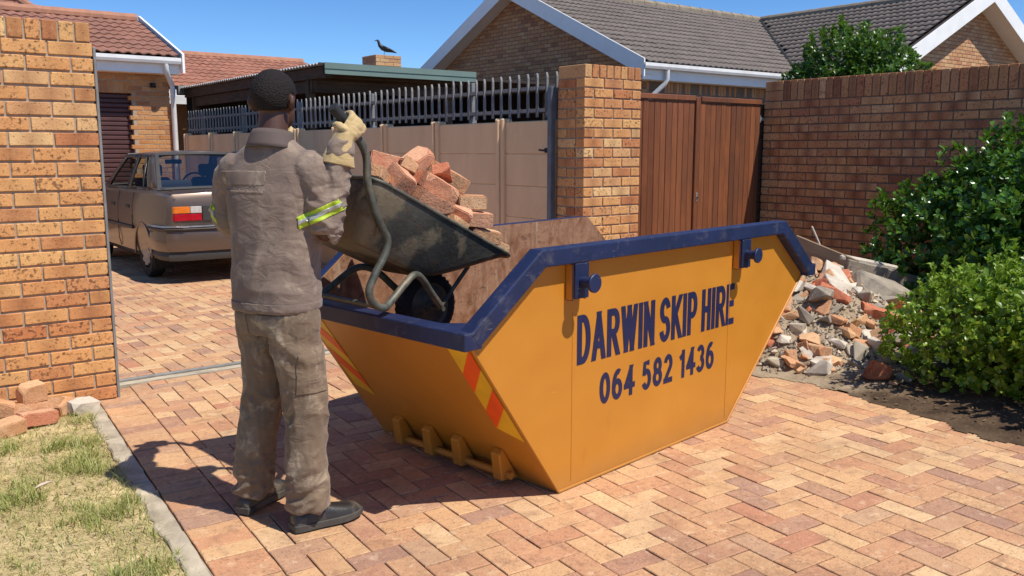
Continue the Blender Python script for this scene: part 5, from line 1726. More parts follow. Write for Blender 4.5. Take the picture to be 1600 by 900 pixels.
# trunk lid lines, bumper, lamps
mb = MB()
def bring(y, hw, z0, z1):
    return [(-hw, y, z0), (hw, y, z0), (hw, y, z1), (-hw, y, z1)]
pr = []
path = [(-.845, .52), (-.85, .22), (-.80, .04), (-.62, -.035), (0, -.06), (.62, -.035), (.80, .04), (.85, .22), (.845, .52)]
def bump_loft(z0, z1, grow, name, mat):
    m_ = MB(); rings = []
    for (x, y) in path:
        cx, cy = 0, 0.5
        dx, dy = x-cx, y-cy; L = math.hypot(dx, dy)
        ox, oy = dx/L*grow, dy/L*grow
        rings.append([(x+ox, y+oy, z0), (x+ox*1.0+dx/L*.018, y+oy+dy/L*.018, (z0+z1)/2), (x+ox, y+oy, z1), (x-dx/L*.10, y-dy/L*.10, z1), (x-dx/L*.10, y-dy/L*.10, z0)])
    m_.loft(rings)
    return m_.build(name, mat, CAR, smooth=True, angle=35)
bump_loft(.375, .60, 0, 'rear_bumper', M['paint'])
bump_loft(.605, .655, .012, 'bumper_strip', M['trim'])
bump_loft(.640, .662, .017, 'bumper_bright_strip', M['chrome'])
bump_loft(.27, .37, -.03, 'rear_apron', M['trim'])
for sx in (-1, 1):
    for nm_, x0, x1, z0, z1, mt in (('red_lens', .40, .765, .715, .790, 'lamp_red'), ('amber_lens', .53, .765, .800, .875, 'lamp_amber'), ('reversing_lens', .40, .525, .800, .875, 'lamp_clear')):
        m_ = MB()
        if nm_ == 'reversing_lens' or nm_ == 'red_lens' or nm_ == 'amber_lens':
            pts = [(x0, .045), (min(x1, .70), .05), (x1, .10)] if x1 > .7 else [(x0, .045), (x1, .045)]
            rings = [[(sx*x, y-.004, z0*1.0), (sx*x, y-.004, z1), (sx*x, y+.05, z1), (sx*x, y+.05, z0)] for x, y in pts]
            m_.loft(rings)
        m_.build('tail_lamp' if nm_ == 'red_lens' else nm_, M[mt], CAR, bevel=.004)
m_ = MB(); m_.box((-.39, .04, .715), (.39, .055, .875)); gp2 = m_.build('garnish_panel', M['trim'], CAR)
m_ = MB(); m_.box((-.24, .028, .73), (.24, .039, .85)); m_.build('number_plate', M['lamp_clear'], CAR, bevel=.003)
m_ = MB(); m_.tube([(-.70, .10, .985*ZS+.0), (-.70, .55, 1.005*ZS)], .004, 6); m_.tube([(.70, .10, .985*ZS), (.70, .55, 1.005*ZS)], .004, 6); m_.tube([(-.70, .072, .90*ZS), (.70, .072, .90*ZS)], .005, 6); m_.build('boot_seam', M['black'], CAR)
# left/right side trim: moulding, door seams, handles
for sx in (-1, 1):
    m_ = MB(); m_.box((sx*.842-.010, 1.27, .555), (sx*.842+.010, 3.0, .595)); m_.build('side_moulding', M['trim'], CAR, bevel=.006)
    m_ = MB(); m_.box((sx*.842-.008, .30, .555), (sx*.842+.006, .53, .595)); m_.build('side_moulding', M['trim'], CAR, bevel=.006)
    for y0, y1, z0, z1 in ((1.97, 1.978, .30, 1.0), (1.30, 1.308, .62, 1.0), (3.0, 3.008, .3, .95)):
        m_ = MB(); m_.tube([(sx*.812, y0, z0), (sx*.835, y0, z0+.1), (sx*.836, y0, .6), (sx*.822, y0, .85), (sx*.79, y0, z1)], .005, 6); m_.build('door_seam', M['black'], CAR)
    for y0 in (1.42, 2.12):
        m_ = MB(); m_.box((sx*.822-.014, y0, .80), (sx*.822+.014, y0+.16, .845)); m_.build('door_handle', M['black'], CAR, bevel=.008)
    m_ = MB(); m_.box((sx*.80-.03, 2.86, .98), (sx*.80+.12*sx+.0 if sx > 0 else sx*.80+.03, 2.98, 1.08)) if sx > 0 else m_.box((-.96, 2.86, .98), (-.78, 2.98, 1.08)); m_.build('door_mirror', M['paint'], CAR, bevel=.02, segs=2)
    m_ = MB(); m_.box((sx*.70-.11, .545, .13), (sx*.70+.11, .56, .36)); m_.build('mud_flap', M['black_matte'], CAR)
    for y in (.90, 3.36):
        wh = MB(); rings = []
        for k in range(36):
            a = 2*math.pi*k/36
            rings.append([(sx*x, y+r*math.cos(a), .295+r*math.sin(a)) for r, x in ((.18, .64), (.27, .645), (.292, .67), (.295, .73), (.292, .785), (.27, .81), (.18, .80))])
        wh.loft(rings+[rings[0]], caps=False)
        w_ = wh.build('wheel', M['black_matte'], CAR, smooth=True, angle=50)
        hb = MB(); n = 40; rr_ = []
        for r, x in ((.155, .795), (.152, .806), (.138, .810), (.10, .800), (.05, .806), (.012, .810)):
            rr_.append([(sx*(x+(.008*math.cos(9*2*math.pi*i/n) if .08 < r < .17 else 0)), y+r*math.cos(2*math.pi*i/n), .295+r*math.sin(2*math.pi*i/n)) for i in range(n)])
        hb.loft(rr_); hb.build('hubcap', M['hub'], w_, smooth=True, angle=60)
# interior
m_ = MB(); m_.box((-.70, .62, .5), (.70, 3.0, .92)); m_.build('interior_tub', M['trim'], CAR)
m_ = MB(); m_.box((-.64, .68, .99), (.64, 1.10, 1.03)); m_.build('parcel_shelf', M['shelf'], CAR, bevel=.01)
for sx in (-.36, .36):
    m_ = MB(); m_.box((sx-.22, 1.10, .9), (sx+.22, 1.24, 1.14)); m_.build('rear_seat_back', M['seat'], CAR, bevel=.05, segs=3)
    m_ = MB(); m_.box((sx-.22, 1.95, .9), (sx+.22, 2.1, 1.15)); s_ = m_.build('front_seat_back', M['seat'], CAR, bevel=.05, segs=3)
    m_ = MB(); m_.box((sx-.12, 1.98, 1.16), (sx+.12, 2.07, 1.32)); m_.build('headrest', M['seat'], s_, bevel=.035, segs=3)
m_ = MB(); m_.tube([(.36+.17*math.cos(a), 2.62-.05*math.sin(a), 1.02+.17*math.sin(a)) for a in [2*math.pi*i/24 for i in range(25)]], .014, 8, caps=False); m_.build('steering_wheel', M['black'], CAR)
m_ = MB(); m_.box((-.11, 2.30, 1.32), (.11, 2.33, 1.38)); m_.build('rear_view_mirror', M['black'], CAR, bevel=.01)
CAR.rotation_euler = (0, 0, 0)

# ================================================================== BIRD on the chimney
M['feather'] = plain('black_feathers', srgb(26, 26, 30), 0.5, var=.3, scale=30, bump=.3)
BD = thing('bird', 'black bird perched on the brick chimney', 'bird', (CX+.32, CY+.2, 3.735), R(-30))
mb = MB()
mb.tube([(.30, 0, .06), (.20, 0, .10), (.08, 0, .13), (-.02, 0, .17), (-.09, 0, .23), (-.11, 0, .29), (-.12, 0, .33), (-.14, 0, .345)], [.010, .035, .06, .062, .042, .03, .033, .02], 12, round_ends=True)
bo_ = mb.build('body', M['feather'], BD, smooth=True)
mb = MB(); mb.tube([(-.15, 0, .34), (-.185, 0, .335), (-.215, 0, .325)], [.014, .009, .002], 8); mb.build('beak', M['black'], BD, smooth=True)
for sy in (-1, 1):
    mb = MB(); mb.tube([(-.02, sy*.05, .19), (.10, sy*.055, .14), (.24, sy*.025, .085)], [.02, .032, .008], 8, flat=.5); mb.build('wing', M['feather'], BD, smooth=True)
    mb = MB(); mb.tube([(.02, sy*.025, .10), (.01, sy*.025, .0), (-.04, sy*.025, .0)], .006, 6); mb.build('leg', M['black'], BD)

# ================================================================== PLANTS
def leaf_mat(name, c0, c1, c2, trans=0.28, rough=0.38):
    nt = NT(name)
    ge = nt.n('NewGeometry')
    r = ge.outputs['Random Per Island']
    c = nt.ramp(r, [(0, c0), (0.5, c1), (1, c2)])
    b = nt.bsdf(c, rough, 0, None, 0.5)
    tl = nt.n('BsdfTranslucent', None, Color=nt.mix(0.5, c, (0.25, 0.42, 0.03, 1)))
    mx = nt.n('MixShader', None, Fac=trans); nt.put(mx.inputs[1], b.outputs[0]); nt.put(mx.inputs[2], tl.outputs[0])
    nt.t.links.new(mx.outputs[0], nt.out.inputs[0])
    return nt.mat
M['leaf_dark'] = leaf_mat('glossy_dark_leaf', srgb(48, 86, 26), srgb(66, 108, 34), srgb(96, 136, 44), 0.25, 0.28)
M['leaf_light'] = leaf_mat('bright_green_leaf', srgb(92, 124, 32), srgb(122, 154, 42), srgb(162, 182, 70), 0.34, 0.38)
M['leaf_mid'] = leaf_mat('mid_green_leaf', srgb(50, 84, 24), srgb(68, 106, 30), srgb(98, 132, 42), 0.26, 0.36)
M['bark'] = plain('shrub_bark', srgb(86, 70, 54), 0.9, var=.25, bump=.6)

def rosettes(P, D, size, rs, n_leaf=6, width=0.5, spread=(35, 80)):
    """P (k,3) positions, D (k,3) outward axes -> leaf vertices and faces"""
    k = len(P)
    D = D/np.linalg.norm(D, axis=1, keepdims=True)
    ref = np.where(np.abs(D[:, 2:3]) < .9, np.array([[0, 0, 1.]]), np.array([[1., 0, 0]]))
    A = np.cross(D, ref); A /= np.linalg.norm(A, axis=1, keepdims=True)
    B = np.cross(D, A)
    Vs = []; 
    ph0 = rs.uniform(0, 2*np.pi, (k, 1))
    allv = []
    for j in range(n_leaf):
        ph = ph0+j*2.399+rs.normal(0, .2, (k, 1))
        el = np.radians(rs.uniform(spread[0], spread[1], (k, 1)))*(0.55+0.45*j/n_leaf)
        rad = A*np.cos(ph)+B*np.sin(ph)
        L = D*np.cos(el)+rad*np.sin(el)                       # leaf direction
        S = np.cross(L, D); S /= np.maximum(np.linalg.norm(S, axis=1, keepdims=True), 1e-6)
        Nn = np.cross(S, L)
        s = size*rs.uniform(.65, 1.2, (k, 1))
        w = s*width*.5
        base = P+D*(rs.uniform(-.5, .3, (k, 1))*size)
        droop = -Nn*s*rs.uniform(.0, .18, (k, 1))
        v0 = base
        v1 = base+L*s*.35+S*w*.75+Nn*w*.25
        v2 = base+L*s*.72+S*w+Nn*w*.25+droop*.5
        v3 = base+L*s+droop
        v4 = base+L*s*.72-S*w+Nn*w*.25+droop*.5
        v5 = base+L*s*.35-S*w*.75+Nn*w*.25
        v6 = base+L*s*.55
        allv.append(np.stack([v0, v1, v2, v3, v4, v5, v6], 1))
    V = np.concatenate(allv, 0)
    m = V.shape[0]
    fb = np.array([(0, 1, 6), (1, 2, 6), (2, 3, 6), (3, 4, 6), (4, 5, 6), (5, 0, 6)])
    F = (fb[None]+7*np.arange(m)[:, None, None]).reshape(-1, 3)
    return V.reshape(-1, 3), F
def fast_mesh(name, V, F, mat, smooth=True):
    me = bpy.data.meshes.new(name)
    me.vertices.add(len(V)); me.vertices.foreach_set('co', V.astype('f').ravel())
    me.loops.add(F.size); me.loops.foreach_set('vertex_index', F.astype('i').ravel())
    me.polygons.add(len(F)); me.polygons.foreach_set('loop_start', np.arange(0, F.size, F.shape[1], dtype='i'))
    me.polygons.foreach_set('loop_total', np.full(len(F), F.shape[1], 'i'))
    me.polygons.foreach_set('use_smooth', np.full(len(F), smooth, bool))
    me.materials.append(mat); me.update(calc_edges=True); me.validate()
    return me
def bush(name, label, lobes, n, leaf, mat, seed, base, group=None, width=.5, shoots=40, n_leaf=6):
    rs = np.random.RandomState(seed); rr = random.Random(seed)
    T = thing(name, label, 'bush', base, 0, group)
    wts = np.array([l[3]*l[4]*l[5] for l in lobes]); wts = wts/wts.sum()
    P = []; D = []
    while len(P) < n:
        l = lobes[rs.choice(len(lobes), p=wts)]
        d = rs.normal(0, 1, 3); d /= np.linalg.norm(d)
        lump_ = 1+.28*mnoise.noise(Vector((d[0]*2.2+l[0], d[1]*2.2+l[1], d[2]*2.2+seed)))+.16*mnoise.noise(Vector((d[0]*5.5+l[0], d[1]*5.5, d[2]*5.5+seed)))
        q = (0.50+0.50*rs.rand()**.45)*lump_
        p = np.array(l[:3])+d*np.array(l[3:6])*q
        if p[2] < base[2]+0.04 or not bush_ok(p):
            continue
        P.append(p); dd = d*np.array([1, 1, .8])+np.array([0, 0, .55])+rs.normal(0, .35, 3); D.append(dd)
    # upright shoots that break the outline
    for k in range(shoots):
        l = lobes[rs.choice(len(lobes), p=wts)]
        d = rs.normal(0, 1, 3); d[2] = abs(d[2])*1.2+.25; d /= np.linalg.norm(d)
        p0 = np.array(l[:3])+d*np.array(l[3:6])*.95
        if not bush_ok(p0):
            continue
        up = d*.5+np.array([0, 0, .9])+rs.normal(0, .2, 3); up /= np.linalg.norm(up)
        for j in range(rs.randint(3, 6)):
            P.append(p0+up*leaf*.7*j); D.append(up+rs.normal(0, .2, 3))
    V, F = rosettes(np.array(P)-np.array(base), np.array(D), leaf, rs, n_leaf, width)
    stuff(link('foliage', fast_mesh('foliage', V, F, mat), T))
    for l in lobes:
        for k in range(5):
            d = rs.normal(0, 1, 3); d[2] = abs(d[2])+.2; d /= np.linalg.norm(d)
            tip = np.array(l[:3])+d*np.array(l[3:6])*.7-np.array(base)
            st_ = np.array([rs.normal(0, .08), rs.normal(0, .08), -.05])
            mid = st_*.4+tip*.45+rs.normal(0, .05, 3)
            mb = MB(); mb.tube(crom([st_, mid, tip], 5), [.022-.0016*i for i in range(11)], 6)
            mb.build('stem', M['bark'], T, smooth=True)
    return T
def bush_ok(p):
    # keep clear of the wall and of the paving
    return not (8.10 < p[0] < 8.46 and p[2] < 2.3)
bush('hedge_bush', 'tall glossy dark green bush against the shaded brick wall', [(7.50, 3.62, .62, .62, .66, .74), (7.60, 3.0, .80, .70, .80, .86), (7.35, 2.35, .70, .8, .95, .85)], 5000, .068, M['leaf_dark'], 3, (7.5, 3.0, 0.03), shoots=70)
bush('low_bush', 'low bright green bush at the paving edge in front of the rubble', [(5.62, 2.50, .34, .54, .54, .40), (5.75, 2.05, .38, .60, .60, .42), (6.2, 2.4, .40, .58, .58, .40), (5.9, 1.5, .40, .6, .6, .45), (5.36, 1.72, .34, .36, .42, .36)], 4600, .047, M['leaf_light'], 5, (5.8, 2.3, 0.03), shoots=110, width=.55)  # last lobe lies out of view, added for its shadow on the soil
bush('shrub', 'leafy green shrub showing above brick wall in front of grey roof', [(9.50, 5.95, 2.10, .55, .62, .82), (9.55, 5.50, 2.05, .55, .55, .78), (9.40, 6.30, 1.85, .50, .45, .66)], 4600, .055, M['leaf_mid'], 8, (9.5, 5.85, 0.0), shoots=45)

# ------------------------------------------------------------------ grass blades and straw
rs = np.random.RandomState(12)
def blades(n, hmin, hmax, w, lean, dens, seed):
    rs = np.random.RandomState(seed); V = []; k = 0
    out = []
    while len(out) < n:
        x = rs.uniform(-1.2, 1.15); y = rs.uniform(2.0, 5.6)
        # only the part that can be seen
        if not lawn_in(x, y) or near_rank((x, y, 0)) > 40:
            continue
        d = mnoise.noise(Vector((x*3.1, y*3.1, 20.0)))+.5*mnoise.noise(Vector((x*8.0, y*8.0, 7.0)))
        if not dens(d, rs, x, y):
            continue
        out.append((x, y, d))
    P = np.array(out)
    k = len(P)
    z = np.array([lawn_z(p[0], p[1]) for p in P])
    ph = rs.uniform(0, 2*np.pi, k); h = rs.uniform(hmin, hmax, k)*(1+.4*np.clip(P[:, 2], -.5, 1)); ln = rs.uniform(*lean, k)*h
    dx, dy = np.cos(ph), np.sin(ph)
    w = w*rs.uniform(.7, 1.3, k)
    b = np.stack([P[:, 0], P[:, 1], z-.004], 1)
    sx = np.stack([-dy*w, dx*w, 0*w], 1)
    mid = b+np.stack([dx*ln*.4, dy*ln*.4, h*.6], 1); tip = b+np.stack([dx*ln, dy*ln, h], 1)
    V = np.stack([b-sx, b+sx, mid+sx*.7, mid-sx*.7, tip], 1).reshape(-1, 3)
    i = np.arange(k)[:, None]*5
    F = np.concatenate([i+np.array([[0, 1, 2]]), i+np.array([[0, 2, 3]]), i+np.array([[3, 2, 4]])], 0)
    return V, F
M['grass_green'] = leaf_mat('green_grass', srgb(112, 126, 52), srgb(146, 152, 76), srgb(186, 184, 116), .25, .5)
M['grass_straw'] = leaf_mat('dry_grass', srgb(196, 176, 120), srgb(216, 198, 144), srgb(166, 150, 94), .2, .6)
V, F = blades(9000, .018, .06, .0021, (.4, 1.6), lambda d, r, x, y: r.rand() < (.9 if d > .26 else .14), 1)
o = stuff(link('grass', fast_mesh('grass', V, F, M['grass_green']))); tag(o, 'short green grass tufts in the patchy lawn', 'grass')
V, F = blades(34000, .006, .024, .0015, (1.2, 4.0), lambda d, r, x, y: r.rand() < .75, 2)
o = stuff(link('dry_grass', fast_mesh('dry_grass', V, F, M['grass_straw']))); tag(o, 'dry straw coloured grass matted over the patchy lawn', 'grass')
# leaf litter under the bushes and twigs in the lawn
M['litter'] = plain('brown_leaf_litter', srgb(116, 92, 66), 0.9, var=.2, bump=.2, per_piece=.8)
def slivers(n, xs, ys, zf, L, keep, seed):
    rs = np.random.RandomState(seed); V = []; F = []; c = 0
    while c < n:
        x = rs.uniform(*xs); y = rs.uniform(*ys)
        if not keep(x, y):
            continue
        l = L*rs.uniform(.4, 1.3); w = l*rs.uniform(.12, .4); a = rs.uniform(0, 6.28); ca, sa = math.cos(a), math.sin(a)
        z = zf(x, y)+.004; b = len(V)
        for (u, v_, h) in ((-l/2, 0, rs.uniform(0, .012)), (0, w/2, .004), (l/2, 0, rs.uniform(0, .014)), (0, -w/2, .008)):
            V.append((x+u*ca-v_*sa, y+u*sa+v_*ca, z+h))
        F.append((b, b+1, b+2, b+3)); c += 1
    return V, F
mb = MB(); mb.add(*slivers(1500, (4.8, 7.0), (1.0, 3.3), bed_z, .035, lambda x, y: x > kerb_x(y)+PW, 5))
tag(stuff(mb.build('leaf_litter', M['litter'])), 'brown leaf litter scattered on bare soil under the low bush', 'leaf litter')
mb = MB(); mb.add(*slivers(420, (-.6, 1.1), (2.0, 5.5), lawn_z, .03, lambda x, y: lawn_in(x, y), 6))
tag(stuff(mb.build('twigs', M['litter'])), 'brown twigs and dead bits lying in the patchy lawn', 'twigs')

# ================================================================== PERSON
PSI = R(15)
PP = Vector((1.36, 3.28, 0.0))
PER = thing('person', 'worker in dusty taupe overalls and gloves, seen from behind, tipping the wheelbarrow', 'person', PP, PSI)
def cloth_mat(name, c0, c1, dust, dust_amt, dark):
    nt = NT(name)
    v = nt.coord()
    n1 = nt.noise(v, 3.0, 5.0, 0.6)
    c = nt.mix(smooth01(nt, n1, .35, .65), c0, c1)
    n2 = nt.noise(v, 7.0, 8.0, .7, .5)
    c = nt.mix(nt.math('MULTIPLY', smooth01(nt, n2, .52, .72), dust_amt), c, dust)
    n4 = nt.noise(v, 4.3, 7.0, .65, .7)
    c = nt.mix(nt.math('MULTIPLY', smooth01(nt, n4, .56, .72), .45), c, dark)
    n3 = nt.noise(v, 420.0, 2.0)
    wr = nt.noise(nt.coord(None, (1.0, 1.0, 1.8)), 14.0, 3.0, .5, 1.0)
    nt.bsdf(c, .88, 0, nt.bump(nt.math('ADD', nt.math('MULTIPLY', n3, .12), nt.math('MULTIPLY', wr, 1.6)), .45, .01), .2, Sheen_Weight=.15)
    return nt.mat
M['jacket'] = cloth_mat('dusty_jacket_cloth', srgb(118, 101, 90), srgb(140, 121, 106), srgb(186, 166, 144), .6, srgb(82, 70, 64))
M['trousers'] = cloth_mat('dusty_trouser_cloth', srgb(110, 93, 76), srgb(134, 114, 93), srgb(196, 178, 152), .75, srgb(74, 63, 54))
M['collar'] = plain('dark_collar_cloth', srgb(92, 78, 72), .85, var=.15, bump=.2)
M['glove'] = cloth_mat('leather_glove', srgb(182, 154, 106), srgb(202, 176, 128), srgb(158, 130, 90), .5, srgb(136, 110, 78))
M['skin'] = plain('dark_brown_skin', srgb(84, 54, 40), .5, var=.1, scale=9, bump=.15, bscale=140)
M['lime'] = plain('lime_tape', srgb(176, 198, 44), .6, var=.08)
M['silver'] = plain('silver_tape', srgb(176, 178, 172), .35, .3, var=.08)
M['shoe'] = plain('scuffed_black_leather', srgb(44, 42, 40), .45, var=.25, scale=14, bump=.3, bscale=60, dirt=srgb(128, 116, 100), dirt_amt=.55)
M['sole'] = plain('grey_shoe_sole', srgb(70, 66, 60), .8, var=.2, bump=.3, dirt=srgb(140, 124, 104), dirt_amt=.5)
M['eye'] = plain('eye_white', srgb(220, 214, 206), .2, var=.02)
def hair_mat():
    nt = NT('short_black_hair')
    v = nt.coord()
    n1 = nt.noise(v, 210.0, 3.0, .7)
    wv = nt.n('TexVoronoi', None, Vector=v, Scale=150.0)
    c = nt.mix(n1, srgb(16, 14, 14), srgb(50, 42, 38))
    nt.bsdf(c, .75, 0, nt.bump(nt.math('ADD', n1, wv.outputs['Distance']), .9, .006), .25)
    return nt.mat
M['hair'] = hair_mat()

def remeshed(mb, voxel, it, name):
    me = mb.mesh(name)
    o = link(name, me)
    rm = o.modifiers.new('r', 'REMESH'); rm.mode = 'VOXEL'; rm.voxel_size = voxel; rm.use_smooth_shade = True
    if it:
        sm = o.modifiers.new('s', 'SMOOTH'); sm.iterations = it; sm.factor = .5
    bpy.context.view_layer.update()
    dg = bpy.context.evaluated_depsgraph_get()
    out = bpy.data.meshes.new_from_object(o.evaluated_get(dg))
    bpy.data.objects.remove(o); bpy.data.meshes.remove(me)
    out.name = name
    return out
def displace(me, fn):
    n = len(me.vertices)
    co = np.empty(n*3); me.vertices.foreach_get('co', co); co = co.reshape(-1, 3)
    no = np.array([v.normal[:] for v in me.vertices])
    d = np.array([fn(Vector(p)) for p in co])
    co = co+no*d[:, None]
    me.vertices.foreach_set('co', co.ravel()); me.update()
def patch(me, pred, off, name, mat, parent, planes=()):
    """a sewn-on piece: copies the cloth faces that satisfy pred, lifted by off"""
    idx = {}; V = []; F = []
    for p in me.polygons:
        c = p.center
        if pred(c, p.normal):
            f = []
            for i in p.vertices:
                if i not in idx:
                    idx[i] = len(V); v = me.vertices[i]; V.append(v.co+v.normal*off)
                f.append(idx[i])
            F.append(f)
    if not F:
        return None
    pm = bpy.data.meshes.new(name); pm.from_pydata([tuple(q) for q in V], [], F); pm.materials.append(mat)
    pm.polygons.foreach_set('use_smooth', [True]*len(pm.polygons)); pm.update()
    o = link(name, pm, parent)
    if planes:
        bm = bmesh.new(); bm.from_mesh(o.data)
        for co, no in planes:
            bmesh.ops.bisect_plane(bm, geom=bm.verts[:]+bm.edges[:]+bm.faces[:], plane_co=co, plane_no=no, clear_outer=True)
        bm.to_mesh(o.data); bm.free(); o.data.update()
    sd = o.modifiers.new('t', 'SOLIDIFY'); sd.thickness = off*1.3; sd.offset = -1
    return o
def yaw_at(z):
    return R(22)*max(0.0, min(1.0, (z-.70)/.55))
def turn(p, a):
    return Vector((p[0]*math.cos(a)-p[1]*math.sin(a), p[0]*math.sin(a)+p[1]*math.cos(a), p[2]))
def ell(z, a, b, cf=0.0, cl=0.0, n=28, e=2.4):
    out = []
    for i in range(n):
        t = 2*math.pi*i/n
        cx, sx = math.cos(t), math.sin(t)
        out.append(turn((cf+b*math.copysign(abs(cx)**(2/e), cx), cl+a*math.copysign(abs(sx)**(2/e), sx), z), yaw_at(z)))
    return out
def seg_t(p, a, b):
    a = Vector(a); b = Vector(b); d = b-a
    t = (p-a).dot(d)/d.length_squared
    return t, (p-(a+d*max(0, min(1, t)))).length
nz = lambda x, y, z, s=0.0: mnoise.noise(Vector((x, y, z+s)))

# hand/handle geometry in the person's frame
def to_loc(w):
    d = Vector(w)-PP
    return Vector((d.x*math.cos(PSI)+d.y*math.sin(PSI), -d.x*math.sin(PSI)+d.y*math.cos(PSI), d.z))
g0 = to_loc(bp(-0.069, 0, 1.646)); g1 = to_loc(bp(-0.008, 0, 1.586)); g2 = to_loc(bp(0.060, 0, 1.487))
gl0 = to_loc(bp(-0.069, WBW, 1.646)); gl1 = to_loc(bp(-0.008, WBW, 1.586))
hdir = (g1-g0).normalized()
GR_ = g0.lerp(g1, .92); GL_ = gl0.lerp(gl1, .92)

RS, RE = Vector((.058, -.142, 1.430)), Vector((.076, -.206, 1.19))
LSh, LEl = Vector((-.058, .142, 1.430)), Vector((-.032, .254, 1.215))
def arm_e(G, E):
    e = (G-E); e = (e-hdir*e.dot(hdir)).normalized()
    return e
eR = arm_e(GR_, RE); eL = arm_e(GL_, LEl)
nbR = hdir.cross(eR); nbR = nbR if nbR.y < 0 else -nbR
nbL = -hdir.cross(eL); nbL = nbL if nbL.y > 0 else -nbL
RWr = GR_+nbR*.030-eR*.085; LWr = GL_+nbL*.030-eL*.085

# --- body (continuous figure under the clothes)
b = MB()
b.loft([ell(.86, .14, .10), ell(1.0, .15, .10), ell(1.15, .15, .10), ell(1.35, .17, .105, .005), ell(1.45, .15, .085, .005), ell(1.50, .08, .07, 0)])
b.tube([(0.0, 0, 1.46), (.008, 0, 1.55), (.025, 0, 1.64)], [.066, .058, .056], 18)
b.ball((.032, 0, 1.712), (.098, .077, .089), 24, 16)
b.ball((.078, 0, 1.645), (.060, .055, .070), 20, 14)
b.tube([(.128, 0, 1.70), (.148, 0, 1.672), (.138, 0, 1.658)], [.008, .014, .012], 10, round_ends=True)
b.tube([(.128, -.022, 1.622), (.137, 0, 1.622), (.128, .022, 1.622)], [.008, .011, .008], 8, round_ends=True)
b.tube([(.118, -.045, 1.725), (.130, 0, 1.728), (.118, .045, 1.725)], [.010, .012, .010], 8, round_ends=True)
for sy in (-1, 1):
    b.tube([(.018, sy*.076, 1.705), (.008, sy*.088, 1.700), (.004, sy*.089, 1.682), (.014, sy*.083, 1.660), (.020, sy*.076, 1.655)], [.010, .012, .012, .010, .008], 8, round_ends=True)
    b.tube([(.014, sy*.074, 1.705), (.014, sy*.08, 1.665)], [.012, .010], 8, round_ends=True)
b.tube([RS, RE], [.05, .038], 12, round_ends=True); b.tube([RE, RWr], [.038, .028], 12, round_ends=True); b.tube([RWr, GR_+nbR*.03], [.027, .018], 10, round_ends=True)
b.tube([LSh, LEl], [.05, .038], 12, round_ends=True); b.tube([LEl, LWr], [.038, .028], 12, round_ends=True); b.tube([LWr, GL_+nbL*.03], [.027, .018], 10, round_ends=True)
for sy, ax, ay in ((-1, -.01, -.156), (1, -.035, .172)):
    b.tube([(0, sy*.08, .92), (.01, sy*.10, .55), (ax, ay, .08)], [.085, .055, .04], 12, round_ends=True)
    b.tube([(ax-.02, ay, .05), (ax+.13, ay+(-.03 if sy < 0 else .04), .035)], [.032, .026], 10, round_ends=True)
bm_ = remeshed(b, .0055, 3, 'body')
for v in bm_.vertices:
    if v.co.z > 1.50 and math.hypot(v.co.x, v.co.y) < .17:
        v.co = turn(v.co, R(24)*min(1.0, (v.co.z-1.50)/.08))
bm_.materials.append(M['skin'])
BODY = link('body', bm_, PER)
for sy in (-1, 1):
    mb = MB(); mb.ball(turn((.117, sy*.030, 1.700), R(24)), .0135, 12, 8); mb.build('eye', M['eye'], BODY, smooth=True)
# --- hair: cropped cap over the skull
h = MB()
nu, nv = 64, 34
V = []; F = []
for j in range(nv+1):
    th = math.pi*0.78*j/nv
    for i in range(nu):
        ph = 2*math.pi*i/nu
        d = Vector((math.sin(th)*math.cos(ph), math.sin(th)*math.sin(ph), math.cos(th)))
        r = 1.0+.012*nz(d.x*14, d.y*14, d.z*14)
        V.append((.030+.105*d.x*r, .083*d.y*r, 1.714+.096*d.z*r))
def hair_ok(p):
    x, y, z = p
    if x > .085:
        return z > 1.752
    if x > .02 and abs(y) > .055:
        return z > 1.718
    return z > 1.645+.25*max(0, x+.03)
for j in range(nv):
    for i in range(nu):
        q = (j*nu+i, j*nu+(i+1) % nu, (j+1)*nu+(i+1) % nu, (j+1)*nu+i)
        if all(hair_ok(V[k]) for k in q):
            F.append(q)
V = [turn(p, R(24)) for p in V]
h.add(V, F)
ho = h.build('hair', M['hair'], PER, smooth=True)

# --- trousers
LEG = {-1: [(.0, -.090, .95), (.0, -.098, .80), (.018, -.118, .52), (.0, -.138, .32), (-.012, -.154, .085)],
       1: [(.0, .090, .95), (-.004, .100, .80), (.006, .128, .52), (-.024, .150, .32), (-.036, .170, .085)]}
t = MB()
t.loft([ell(.79, .165, .115, -.005), ell(.86, .172, .122, -.010), ell(.93, .158, .110, -.005), ell(1.0, .145, .10), ell(1.04, .14, .10)])
for sy in (-1, 1):
    t.tube(crom(LEG[sy], 4), [.072, .084, .094, .099, .100, .097, .093, .088, .084, .081, .079, .078, .077, .077, .077, .078, .081], 22)
tm = remeshed(t, .0062, 6, 'trousers')
def rid(x, y, z):
    return 1-2.6*abs(mnoise.noise(Vector((x, y, z))))
def tfold(p):
    sy = -1 if p.y < 0.005 else 1
    z = p.z
    cy = -.125 if sy < 0 else .14
    ang = math.atan2(p.y-cy, p.x)
    ca, sa = math.cos(ang), math.sin(ang)
    d = .0055*nz(p.x*6, p.y*6, z*3.5, 1.3)
    zz = z+.035*math.sin(ang+sy*1.1)
    w = max(0, min(1, (.34-z)/.14))
    d += w*.0105*rid(ca*1.1+sy*3, sa*1.1, zz*21)
    w = math.exp(-((z-.49)/.10)**2)
    d += w*.0090*rid(ca*.9+5, sa*.9+sy, (z-.05*sa*sy)*12)
    w = math.exp(-((z-.74)/.10)**2)
    d += w*.0090*rid(p.x*3+9, p.y*3, (z+abs(p.y)*.9)*9)
    d += .0045*rid(ca*1.3, sa*1.3+sy*4, z*5.0+11)+.0022*rid(ca*3, sa*3+sy*4, z*14+5)
    return d
displace(tm, tfold)
tm.materials.append(M['trousers'])
